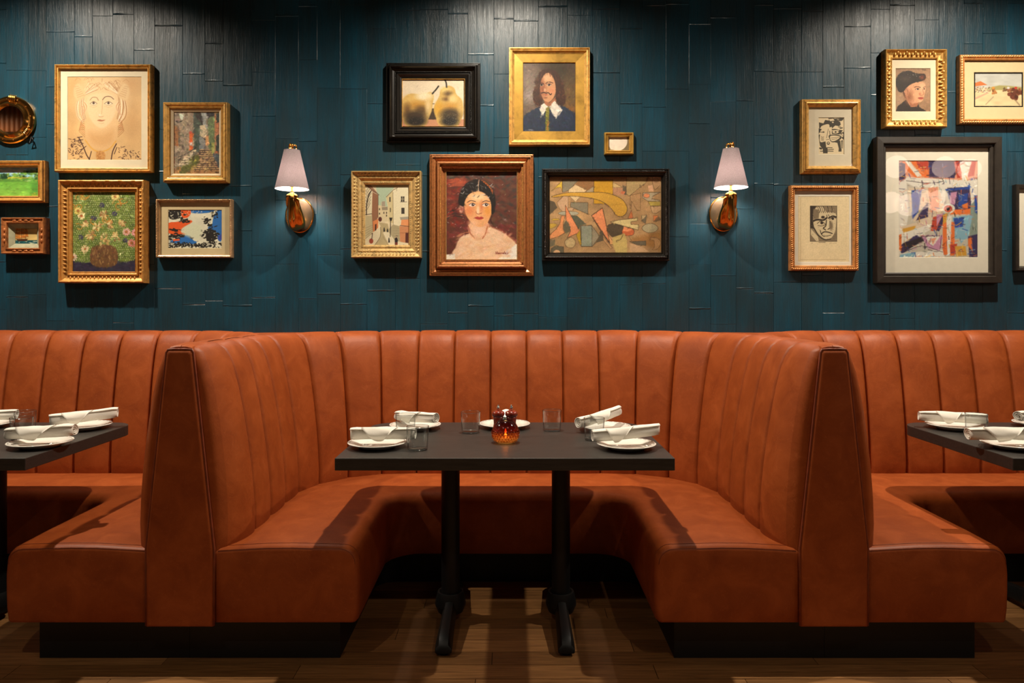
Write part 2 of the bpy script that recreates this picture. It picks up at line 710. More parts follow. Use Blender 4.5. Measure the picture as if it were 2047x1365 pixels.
def build_seat(xc):
    sm = sweep_samples()
    rings = []
    seq = []
    for e, dy in ((0.020, 0.0), (0.010, 0.004), (0.003, 0.013), (0.0, 0.03)):
        seq.append((2, None, e, YEND + dy))
    for sec, t in sm[1:]:
        seq.append((sec, t, 0.0, None))
    def mk_ring(it, sg):
        sec, t, e, y = it
        if t is None:
            O = (A0 + RREF - 0.035, y); I = (SI_X, y); crown = 0.55
        else:
            O = outer_pt(sec, t, 0.06 if sec != 2 else 0.035 + 0.025 * (1 - t), YEND)
            I = inner_pt(sec, t, SI_X, SI_R, SI_Y, YEND)
            crown = 1.0 if sec != 2 else 0.55 + 0.45 * min(1, (1 - t) / 0.35)
        return [(xc + sg * (p[0]), p[1], p[2]) for p in seat_ring(O, I, 0.0, e, crown)]
    R = [mk_ring(it, -1) for it in seq]
    R2 = [mk_ring(it, 1) for it in seq[:-1]][::-1]
    front = [list(p) for p in R[2]]
    front2 = [list(p) for p in R2[-3]]
    return loft(R + R2, True), R, R2


def build_plinth(xc):
    R = []
    def ring(sec, t, sg, yend):
        O = outer_pt(sec, t, 0.0006 if sec == 2 else 0.02, yend)
        I = inner_pt(sec, t, SI_X + 0.08, 0.10, SI_Y + 0.09, yend)
        return [(xc + sg * O[0], O[1], 0.0), (xc + sg * I[0], I[1], 0.0), (xc + sg * I[0], I[1], SEAT_B), (xc + sg * O[0], O[1], SEAT_B)]
    sm = sweep_samples()
    R = [ring(s, t, -1, 2.675) for s, t in sm]
    R += [ring(s, t, 1, 2.675) for s, t in sm[:-1][::-1]]
    return loft(R, True)


NCH, PITCH = 21, 0.19


def build_booth(xc, label, far=False):
    t = thing('banquette', (xc, YREF, 0.0), label, 'banquette', 'leather booth banquettes')
    (v, f), R, R2 = build_seat(xc)
    so = mk('seat', v, f, M['leather'], t, True, world=True)
    v, f = build_plinth(xc)
    mk('plinth', v, f, M['plinth'], t, world=True)
    # two rows of top stitching round the front ends
    for ends in (R, R2[::-1]):
        for ri, off in ((1, 0.0006), (3, 0.0006)):
            rr = ends[ri]
            pts = [(p[0], p[1] - (0.0004 if ri == 1 else 0), p[2] + off) for p in rr[1:12]]
            vv, ff = tube(pts, 0.0009, 5)
            mk('stitching', vv, ff, M['piping'], so, True, world=False).location = (0, 0, 0)
    half = [0.095 + PITCH * k for k in range(10)] + [SEND]
    v, f = channel(-0.095, 0.095, xc)
    mk('backrest_channel', v, f, M['leather'], t, True, world=True)
    for k in range(10):
        a, b = half[k], half[k + 1]
        last = k == 9
        v, f = channel(a, b, xc, 1 if last else 0)
        mk('backrest_channel', v, f, M['leather'], t, True, world=True)
        v, f = channel(-b, -a, xc, -1 if last else 0)
        mk('backrest_channel', v, f, M['leather'], t, True, world=True)
    return t


XB = (-2.358, -0.018, 2.322)
BOOTHS = [build_booth(XB[0], 'tan leather U-shaped booth seat below the brass porthole mirror'),
          build_booth(XB[1], 'tan leather U-shaped booth seat between the two dividers, below the red portrait'),
          build_booth(XB[2], 'tan leather U-shaped booth seat below the black framed abstract print')]
# the stitching tubes above were given world coordinates; bring them under their seat
for o in bpy.data.objects:
    if o.name.startswith('stitching'):
        off = o.parent.parent.location
        o.location = (-off.x, -off.y, -off.z)


def build_divider(xd, label, left, right):
    t = thing('booth_divider', (xd, YEND, 0.0), label, 'divider', 'booth dividers')
    # trapezoid end panel, rounded at the top
    prof = [(-0.119, 0.152), (0.119, 0.152), (0.120, 0.43), (0.047, 1.132), (0.041, 1.140), (-0.041, 1.140), (-0.047, 1.132), (-0.120, 0.43)]
    def ring(y, e):
        out = []
        for x, z in prof:
            sx = 1 if x > 0 else -1
            out.append((xd + x - sx * e, y, z - e if z > 0.6 else (z + e if z < 0.3 else z)))
        return out
    v, f = loft([ring(YEND - 0.0025, 0), ring(YEND - 0.010, 0), ring(YEND - 0.015, 0.004), ring(YEND - 0.017, 0.012)][::-1], True)
    mk('end_panel', v, f, M['leather'], t, False, world=True)
    auto_smooth(bpy.data.objects[t.children[0].name], 50)
    for sg in (-1, 1):
        pts = [(xd + sg * 0.121, YEND - 0.008, 0.155), (xd + sg * 0.122, YEND - 0.008, 0.43)]
        pts += [(xd + sg * (0.122 - 0.074 * k / 8), YEND - 0.008, 0.43 + 0.702 * k / 8) for k in range(1, 9)]
        pts += [(xd + sg * 0.043, YEND - 0.008, 1.1415), (xd + sg * 0.02, YEND - 0.008, 1.1435), (xd, YEND - 0.008, 1.1435)]
        v, f = tube(pts, 0.0045, 8)
        mk('piping', v, f, M['piping'], t, True, world=True)
    # folded leather tab behind the top of the panel, half to each booth
    for sg, booth in ((-1, left), (1, right)):
        rings = []
        for y, dz in ((YEND - 0.001, -0.003), (YEND + 0.006, 0.002), (YEND + 0.03, 0.004), (YEND + 0.07, 0.004), (YEND + 0.12, -0.004)):
            rings.append([(xd + sg * x, y, z + dz) for x, z in ((0.046, 1.136), (0.040, 1.150), (0.020, 1.155), (0.001, 1.156), (0.001, 1.136))])
        v, f = loft(rings, True)
        auto_smooth(mk('top_tab', v, f, M['leather'], booth, world=True), 50)
    # the leather that closes the wedge between two booth corners and the wall, half to each booth
    for sg, booth in ((-1, left), (1, right)):
        rings = []
        for y in (YC - 0.05, YC + 0.1, 3.55, 3.68, 3.80, WALL - 0.012):
            dy_ = min(max(y - YC, 0), 0.6299)
            w = min(0.002 + 0.63 - math.sqrt(0.63 ** 2 - dy_ ** 2), 0.34)
            rings.append([(xd + sg * 0.001, y, 1.06), (xd + sg * (w + 0.001), y, 1.06), (xd + sg * (w + 0.010), y, 1.120), (xd + sg * (w + 0.004), y, 1.146), (xd + sg * 0.001, y, 1.150)])
        v, f = loft(rings, True)
        auto_smooth(mk('top_cap', v, f, M['leather'], booth, world=True), 40)
    return t


build_divider((XB[0] + XB[1]) / 2, 'tapered leather end panel dividing the candle booth from the porthole mirror booth', BOOTHS[0], BOOTHS[1])
build_divider((XB[1] + XB[2]) / 2, 'tapered leather end panel dividing the candle booth from the abstract print booth', BOOTHS[1], BOOTHS[2])

# ------------------------------------------------------------------ tables
ZT = 0.75


def build_table(xc, label):
    t = thing('pedestal_table', (xc, 3.005, 0.0), label, 'table', 'black pedestal tables')
    y0, y1, hw, r, th = 2.612 - 3.005, 3.397 - 3.005, 0.613, 0.11, 0.045
    out = [(-hw, y0), (hw, y0)]
    for k in range(9):
        a = math.radians(90 * k / 8)
        out.append((hw - r + r * math.cos(a), y1 - r + r * math.sin(a)))
    for k in range(9):
        a = math.radians(90 + 90 * k / 8)
        out.append((-hw + r + r * math.cos(a), y1 - r + r * math.sin(a)))
    v, f = loft([[(x, y, ZT - th) for x, y in out], [(x, y, ZT) for x, y in out]], True)
    bev(mk('tabletop', v, f, M['blackwood'], t), 0.0025, 2)
    for sx in (-0.2285, 0.2285):
        v, f = lathe([(0.038, 0.10), (0.038, ZT - th - 0.012), (0.085, ZT - th - 0.012), (0.085, ZT - th)], 28, (sx, 0, 0))
        auto_smooth(mk('column', v, f, M['iron'], t), 40)
        v, f = lathe([(0.0385, 0.112), (0.046, 0.118), (0.053, 0.118), (0.055, 0.112), (0.064, 0.070), (0.063, 0.062), (0.052, 0.036), (0.0005, 0.030)], 28, (sx, 0, 0))
        auto_smooth(mk('base_collar', v, f, M['iron'], t), 22)
        rings = []
        for y, hwid, zt, zb in ((-0.325, 0.026, 0.030, 0.014), (-0.318, 0.031, 0.046, 0.014), (-0.29, 0.0315, 0.068, 0.016), (-0.22, 0.030, 0.076, 0.026), (-0.12, 0.028, 0.088, 0.034),
                                (-0.04, 0.027, 0.098, 0.036), (0.04, 0.027, 0.098, 0.036), (0.12, 0.028, 0.088, 0.034), (0.22, 0.030, 0.076, 0.026), (0.29, 0.0315, 0.068, 0.016), (0.318, 0.031, 0.046, 0.014), (0.325, 0.026, 0.030, 0.014)):
            rings.append([(sx - hwid, y, zb), (sx + hwid, y, zb), (sx + hwid, y, zb + (zt - zb) * 0.35), (sx + hwid * 0.55, y, zt - 0.004), (sx, y, zt), (sx - hwid * 0.55, y, zt - 0.004), (sx - hwid, y, zb + (zt - zb) * 0.35)])
        v, f = loft(rings, True)
        auto_smooth(mk('base_foot', v, f, M['iron'], t), 35)
        for gy in (-0.295, 0.295):
            v, f = lathe([(0.0005, 0.016), (0.014, 0.016), (0.018, 0.006), (0.018, 0.0), (0.0005, 0.0)], 16, (sx, gy, 0))
            mk('glide', v, f, M['plinth'], t, True)
    return t


TX = (-2.366, -0.026, 2.4175)
build_table(TX[0], 'black wooden table with rounded rear corners in the porthole mirror booth')
build_table(TX[1], 'black wooden table on two iron columns, laid with candle and mills')
build_table(TX[2], 'black wooden table with rounded rear corners in the abstract print booth')
# ------------------------------------------------------------------ tableware
def build_plate(loc, label):
    t = thing('dinner_plate', loc, label, 'plate', 'white plates on the booth tables')
    R = 0.114
    v, f = lathe([(0.0005, 0.004), (0.060, 0.004), (0.066, 0.000), (0.070, 0.004), (0.088, 0.011), (R - 0.002, 0.019), (R, 0.0205), (R - 0.001, 0.022), (R - 0.004, 0.0222),
                  (0.090, 0.0165), (0.074, 0.0105), (0.066, 0.009), (0.0005, 0.009)], 56)
    mk('dish', v, f, M['china'], t, True)
    # a broken dark line just inside the rim
    V, F = [], []
    n = 84
    for i in range(n):
        if i % 3 == 2: continue
        a0 = 2 * math.pi * i / n; a1 = 2 * math.pi * (i + 0.8) / n
        b = len(V)
        for a, r, z in ((a0, 0.1045, 0.0212), (a1, 0.1045, 0.0212), (a1, 0.1063, 0.0219), (a0, 0.1063, 0.0219)):
            V.append((r * math.cos(a), r * math.sin(a), z + 0.0003))
        F.append((b, b + 1, b + 2, b + 3))
    mk('rim_line', V, F, M['chinarim'], t)
    return t


def build_glass(loc, label):
    t = thing('tumbler', loc, label, 'glass', 'clear tumblers on the booth tables')
    v, f = lathe([(0.0005, 0.0), (0.034, 0.0), (0.0375, 0.0025), (0.0383, 0.008), (0.0402, 0.04), (0.0428, 0.0885), (0.0426, 0.0898), (0.0420, 0.0900), (0.0414, 0.0895),
                  (0.0388, 0.042), (0.0366, 0.012), (0.034, 0.0075), (0.0005, 0.0065)], 40)
    mk('bowl', v, f, M['tumbler'], t, True)
    v, f = tube([(0.0421 * math.cos(a), 0.0421 * math.sin(a), 0.0897) for a in [2 * math.pi * k / 40 for k in range(40)]], 0.0009, 6, closed=True)
    mk('rim', v, f, M['tumbler_edge'], t, True)
    v, f = tube([(0.0358 * math.cos(a), 0.0358 * math.sin(a), 0.0045) for a in [2 * math.pi * k / 40 for k in range(40)]], 0.0016, 6, closed=True)
    mk('foot_ring', v, f, M['tumbler_edge'], t, True)
    return t


M['tumbler_edge'] = clear_mat('glass_edge', (200, 204, 202), 3.2, 0.12)


def napkin_mesh(L=0.25, R=0.027, seed=0, flat=0.86, bend=0.0, turns=2.6):
    """a cloth rolled round the cutlery: a spiral sheet with thickness plus the loose diagonal flap"""
    r = random.Random(seed)
    ns, nl, th = 64, 22, 0.0022
    ph = [r.uniform(0, 6.28) for _ in range(6)]
    tp0, tp1 = r.uniform(0.86, 0.97), r.uniform(0.86, 0.97)
    end0 = [r.uniform(-0.006, 0.012) for _ in range(3)]

    def surf(a, u, rad):
        # a angle, u -1..1 along the axis
        bul = 1 + 0.035 * math.sin(2.1 * u * 3 + ph[0]) + 0.03 * math.sin(3 * a + 4 * u + ph[1]) + 0.02 * math.sin(5 * a - 7 * u + ph[2])
        e = 1.0
        if u > 0.85: e = tp1 + (1 - tp1) * (1 - u) / 0.15
        if u < -0.85: e = tp0 + (1 - tp0) * (1 + u) / 0.15
        rr = rad * bul * e
        y = rr * math.cos(a) * 1.05
        z = rr * math.sin(a) * flat
        x = u * L / 2
        y += bend * (u * u - 0.35) * 0.03
        z += bend * 0.02 * u
        return (x, y, z)

    V, F = [], []
    rows = []
    for i in range(ns + 1):
        q = i / ns
        a = -math.pi * 0.45 + 2 * math.pi * turns * (1 - q)
        rad = R * (0.18 + 0.82 * (1 - q) ** 0.9)
        row = []
        for j in range(nl + 1):
            u = -1 + 2 * j / nl
            # inner turns telescope a little at the ends
            uu = u * (1.0 - 0.03 * q + 0.015 * math.sin(a * 1.0 + ph[3]))
            row.append((surf(a, uu, rad), surf(a, uu, max(rad - th, 0.001))))
        rows.append(row)
    n1 = nl + 1
    for row in rows:
        for p, q in row: V.append(p)
    b = len(V)
    for row in rows:
        for p, q in row: V.append(q)
    for i in range(ns):
        for j in range(nl):
            k = i * n1 + j
            F.append((k, k + 1, k + n1 + 1, k + n1))
            F.append((b + k, b + k + n1, b + k + n1 + 1, b + k + 1))
    for i in range(ns):
        for j in (0, nl):
            k = i * n1 + j
            q = (k, k + n1, b + k + n1, b + k)
            F.append(q if j == 0 else q[::-1])
    for j in range(nl):
        F.append((j, b + j, b + j + 1, j + 1))
        k = ns * n1 + j
        F.append((k, k + 1, b + k + 1, b + k))
    # loose flap: a pointed corner of cloth lying over the roll
    u0 = r.uniform(-0.75, -0.45); u1 = r.uniform(0.15, 0.6); tip = u0 + (u1 - u0) * r.uniform(0.3, 0.55)
    base = len(V)
    ni, nj = 14, 12
    for lay in (0, 1):
        for i in range(ni + 1):
            t = i / ni
            a = math.pi * 0.62 + t * math.pi * 0.86
            ua = u0 + (tip - u0) * t ** 1.2
            ub = u1 + (tip - u1) * t ** 0.9
            for j in range(nj + 1):
                u = ua + (ub - ua) * j / nj
                V.append(surf(a, u, R + (0.0036 if lay == 0 else 0.0002)))
    m1 = nj + 1
    o2 = base + (ni + 1) * m1
    for i in range(ni):
        for j in range(nj):
            k = base + i * m1 + j
            F.append((k, k + m1, k + m1 + 1, k + 1))
        for j in (0, nj):
            k = base + i * m1 + j; k2 = o2 + i * m1 + j
            F.append((k, k2, k2 + m1, k + m1))
    zmin = min(p[2] for p in V)
    V = [(p[0], p[1], p[2] - zmin) for p in V]
    return V, F


NAP = 0
def napkin(px, py_table, d, rz, label, L=0.25, R=0.027, bend=0.0, tilt=0.0, z=None):
    """rolled napkin lying across a plate; position by table point"""
    global NAP
    NAP += 1
    x = (px - CX) * d / FPX
    v, f = napkin_mesh(L, R, NAP * 13 + 5, 0.93, bend)
    o = mk('napkin', v, f, M['linen'], None, True)
    o.location = (x, d, ZT + 0.0226 if z is None else z)
    o.rotation_euler = (0, tilt, rz)
    tag(o, label, 'napkin', 'rolled napkins on the plates')
    return o


pl = [
    (-0.523, 2.816, 'white plate at the open edge of the candle table, nearest the porthole mirror booth'),
    (-0.430, 3.223, 'white plate behind a tumbler, on the candle table towards the porthole mirror booth'),
    (-0.0326, 3.250, 'white plate half hidden behind the two pepper mills'),
    (0.408, 3.185, 'white plate on the candle table near the banquette, under the lifted napkin'),
    (0.439, 2.790, 'white plate at the open edge of the candle table, nearest the abstract print booth'),
    (-1.838, 2.827, 'white plate at the open edge of the porthole mirror booth table'),
    (-1.902, 3.220, 'white plate beside the rounded corner of the porthole mirror booth table'),
    (-2.370, 3.250, 'white plate at the wall side of the porthole mirror booth table'),
    (1.935, 2.796, 'white plate at the open edge of the abstract print booth table'),
    (1.965, 3.225, 'white plate beside the rounded corner of the abstract print booth table'),
    (2.385, 3.265, 'white plate at the wall side of the abstract print booth table'),
]
P0 = build_plate((pl[0][0], pl[0][1], ZT), pl[0][2])
for x, y, lb in pl[1:]:
    copy_thing(P0, (x, y, ZT), random.uniform(0, 6), lb)

gl = [
    (-0.3595, 2.764, 'clear tumbler in front of a napkin end, at the open edge of the candle table'),
    (-0.449, 3.060, 'clear tumbler standing in front of the slanting napkin on the candle table'),
    (-0.1785, 3.126, 'clear tumbler standing alone beside the mills, towards the porthole mirror booth'),
    (0.175, 3.174, 'clear tumbler standing alone beside the mills, towards the abstract print booth'),
    (0.3357, 2.963, 'clear tumbler between two napkin ends on the candle table'),
    (-2.114, 3.150, 'clear tumbler further back of the two on the porthole mirror booth table'),
    (-2.012, 2.976, 'clear tumbler behind the front napkin on the porthole mirror booth table'),
    (1.968, 3.075, 'clear tumbler in front of a plate on the abstract print booth table'),
    (2.276, 3.13, 'clear tumbler by the wall side plate of the abstract print booth table'),
]
G0 = build_glass((gl[0][0], gl[0][1], ZT), gl[0][2])
for x, y, lb in gl[1:]:
    copy_thing(G0, (x, y, ZT), random.uniform(0, 6), lb)

R_ = math.radians
napkin(766, 0, 2.812, R_(2), 'rolled white napkin with a pointed flap, overlapped by a tumbler on the candle table', 0.252, 0.0285)
napkin(830, 0, 3.215, R_(-38), 'rolled white napkin lying aslant behind a tumbler on the candle table', 0.245, 0.027, 0.3)
napkin(1009, 0, 3.250, R_(88), 'rolled white napkin mostly hidden behind the two mills', 0.22, 0.024)
napkin(1201, 0, 3.17, R_(33), 'rolled white napkin with one end lifted, behind a tumbler on the candle table', 0.235, 0.027, 0.5, R_(-4), ZT + 0.031)
napkin(1252, 0, 2.80, R_(3), 'rolled white napkin at the candle table edge, sagging at its middle', 0.262, 0.0285, 0.6)
napkin(80, 0, 2.832, R_(5), 'rolled white napkin at the open edge of the porthole mirror booth table', 0.258, 0.0285, 0.3)
napkin(168, 0, 3.215, R_(26), 'rolled white napkin by the rounded corner of the porthole mirror booth table', 0.265, 0.029, 0.4)
napkin(-32, 0, 3.25, R_(20), 'rolled white napkin on the wall side plate of the porthole mirror booth table', 0.255, 0.028)
napkin(2004, 0, 2.80, R_(0), 'rolled white napkin with open spiral end on the abstract print booth table', 0.27, 0.0295)
napkin(1904, 0, 3.22, R_(-20), 'rolled white napkin by the rounded corner of the abstract print booth table', 0.268, 0.0275)
napkin(2080, 0, 3.27, R_(14), 'rolled white napkin on the wall side plate of the abstract print booth table', 0.255, 0.029)


def fork(x, y, rz, label, L=0.15):
    t = thing('fork', (x, y, ZT + 0.0145), label, 'fork', 'forks beside the napkins', rz)
    rings = []
    for u, w, z in ((-0.5, 0.005, 0.004), (-0.3, 0.0045, 0.003), (0.1, 0.0028, 0.002), (0.22, 0.004, 0.0015), (0.28, 0.0105, 0.001), (0.33, 0.011, 0.0012)):
        rings.append([(u * L, -w, z), (u * L, w, z), (u * L, w, z + 0.0022), (u * L, -w, z + 0.0022)])
    v, f = loft(rings)
    mk('handle', v, f, M['steel'], t, True)
    for k in range(4):
        yy = -0.009 + 0.006 * k
        v, f = tube([(0.325 * L, yy, 0.0022), (0.42 * L, yy, 0.002), (0.5 * L, yy, 0.0042)], [0.0015, 0.0014, 0.0007], 6)
        mk('tine', v, f, M['steel'], t, True)
    return t


fork(-0.500, 2.768, R_(176), 'steel fork peeping out below the flapped napkin by the tumblers')
fork(0.455, 2.752, R_(4), 'steel fork peeping out below the sagging napkin on the candle table')
fork(-1.838, 2.782, R_(8), 'steel fork peeping out below the napkin in the porthole mirror booth')
fork(1.985, 2.752, R_(2), 'steel fork peeping out below the napkin in the abstract print booth')


# mills and candle
def build_mill(loc, label):
    t = thing('pepper_mill', loc, label, 'mill', 'wooden mills behind the candle')
    v, f = lathe([(0.0005, 0), (0.0265, 0), (0.027, 0.004), (0.027, 0.020), (0.0255, 0.026), (0.0215, 0.042), (0.019, 0.055), (0.0195, 0.066), (0.0215, 0.078), (0.022, 0.084), (0.0005, 0.084)], 32)
    mk('body', v, f, M['mill'], t, True)
    v, f = lathe([(0.0005, 0.0845), (0.021, 0.0845), (0.0255, 0.090), (0.0268, 0.097), (0.025, 0.104), (0.017, 0.1085), (0.010, 0.111), (0.0005, 0.1115)], 32)
    mk('head', v, f, M['mill'], t, True)
    v, f = lathe([(0.0045, 0.1105), (0.0045, 0.116), (0.0065, 0.1185), (0.0070, 0.1225), (0.0055, 0.1265), (0.0030, 0.129), (0.0038, 0.1315), (0.0025, 0.1335), (0.0005, 0.134)], 20)
    mk('knob', v, f, M['steel'], t, True)
    return t


m0 = build_mill((-0.0575, 3.030, ZT), 'dark red wooden mill with steel knob behind the candle, by the porthole mirror side tumbler')
copy_thing(m0, (-0.0025, 3.030, ZT), 0.7, 'dark red wooden mill with steel knob behind the candle, by the lone tumbler')


def ombre_glass():
    m = MatB('copper_ombre_glass')
    m.n.remove(m.b)
    tc = m.new('ShaderNodeTexCoord'); sep = m.new('ShaderNodeSeparateXYZ')
    m.link(tc.outputs['Object'], sep.inputs[0])
    mr = m.new('ShaderNodeMapRange'); mr.inputs[1].default_value = 0.0; mr.inputs[2].default_value = 0.09
    m.link(sep.outputs[2], mr.inputs[0])
    tint = m.ramp(mr.outputs[0], [(0.0, (246, 222, 176)), (0.35, (228, 176, 116)), (0.6, (160, 76, 46)), (1.0, (112, 42, 28))])
    tr = m.new('ShaderNodeBsdfTransparent'); m.link(tint, tr.inputs['Color'])
    tl = m.new('ShaderNodeBsdfTranslucent'); m.link(tint, tl.inputs['Color'])
    gls = m.new('ShaderNodeBsdfGlossy'); gls.inputs['Roughness'].default_value = 0.06
    m1 = m.new('ShaderNodeMixShader'); m1.inputs[0].default_value = 0.3
    m2 = m.new('ShaderNodeMixShader')
    m.link(tr.outputs[0], m1.inputs[1]); m.link(tl.outputs[0], m1.inputs[2])
    m.link(schlick(m, 0.07), m2.inputs[0]); m.link(m1.outputs[0], m2.inputs[1]); m.link(gls.outputs[0], m2.inputs[2])
    m.link(m2.outputs[0], m.out.inputs['Surface'])
    return m.m


M['ombre'] = ombre_glass()
VX, VY = -0.0258, 2.905
t = thing('candle_holder', (VX, VY, ZT), 'round copper-red glass candle holder with pebbled lower half, lit', 'candle holder')
prof = [(0.0005, 0.003), (0.030, 0.0), (0.040, 0.004), (0.049, 0.018), (0.0530, 0.034), (0.0535, 0.046), (0.050, 0.062), (0.042, 0.076), (0.034, 0.084), (0.031, 0.088), (0.0295, 0.088), (0.031, 0.083), (0.040, 0.073), (0.047, 0.060), (0.0505, 0.046), (0.050, 0.034), (0.046, 0.020), (0.038, 0.008), (0.0005, 0.007)]
v, f = lathe(prof, 48)
mk('globe', v, f, M['ombre'], t, True)
# raised pebbles over the lower half
peb = []
rr = random.Random(4)
for ring_i, (r, z) in enumerate(((0.046, 0.012), (0.0505, 0.021), (0.0530, 0.030), (0.0540, 0.039), (0.0535, 0.048))):
    n = 26
    for i in range(n):
        a = 2 * math.pi * (i + 0.5 * (ring_i % 2)) / n
        c = Vector((r * math.cos(a), r * math.sin(a), z + rr.uniform(-0.001, 0.001)))
        s = rr.uniform(0.0032, 0.0046)
        vv, ff = lathe([(0.0002, -s), (s * 0.7, -s * 0.7), (s, 0), (s * 0.7, s * 0.7), (0.0002, s)], 7, c)
        peb.append((vv, ff))
v, f = join(*peb)
tag(mk('pebbles', v, f, M['ombre'], t, True), kind='stuff')
cup_m = simple('candle_wax', (236, 214, 176), 0.6)
v, f = lathe([(0.0005, 0.008), (0.019, 0.008), (0.019, 0.022), (0.0005, 0.021)], 24)
mk('tealight', v, f, cup_m, t, True)
fl_m = emit_mat('candle_flame', (255, 210, 140), 26.0)
v, f = lathe([(0.0003, 0.024), (0.0035, 0.028), (0.0050, 0.034), (0.0040, 0.043), (0.0018, 0.052), (0.0003, 0.058)], 16)
mk('flame', v, f, fl_m, t, True)
cl = bpy.data.lights.new('candle_light', 'POINT'); cl.energy = 0.12; cl.color = (1.0, 0.55, 0.2); cl.shadow_soft_size = 0.006
clo = bpy.data.objects.new('candle_light', cl); clo.location = (VX, VY, ZT + 0.046); col.objects.link(clo)


# ------------------------------------------------------------------ wall lamps
def shade_mat():
    m = MatB('mauve_linen_shade')
    f = m.noise(m.pos((1, 1, 1)), 500, 2, 0.6)
    w = m.new('ShaderNodeTexWave'); w.inputs['Scale'].default_value = 160; w.bands_direction = 'Z'
    m.link(m.pos(), w.inputs['Vector'])
    c = m.ramp(f, [(0.3, (140, 128, 130)), (0.7, (178, 166, 168))])
    c = m.mix(c, w.outputs['Color'], 0.06, 'MULTIPLY')
    m.n.remove(m.b)
    df = m.new('ShaderNodeBsdfDiffuse'); tl = m.new('ShaderNodeBsdfTranslucent')
    m.link(c, df.inputs[0]); m.link(c, tl.inputs[0])
    mx = m.new('ShaderNodeMixShader'); mx.inputs[0].default_value = 0.2
    m.link(df.outputs[0], mx.inputs[1]); m.link(tl.outputs[0], mx.inputs[2])
    m.link(mx.outputs[0], m.out.inputs['Surface'])
    return m.m


M['shade'] = shade_mat()
M['bulb'] = emit_mat('frosted_bulb', (255, 238, 220), 520.0)


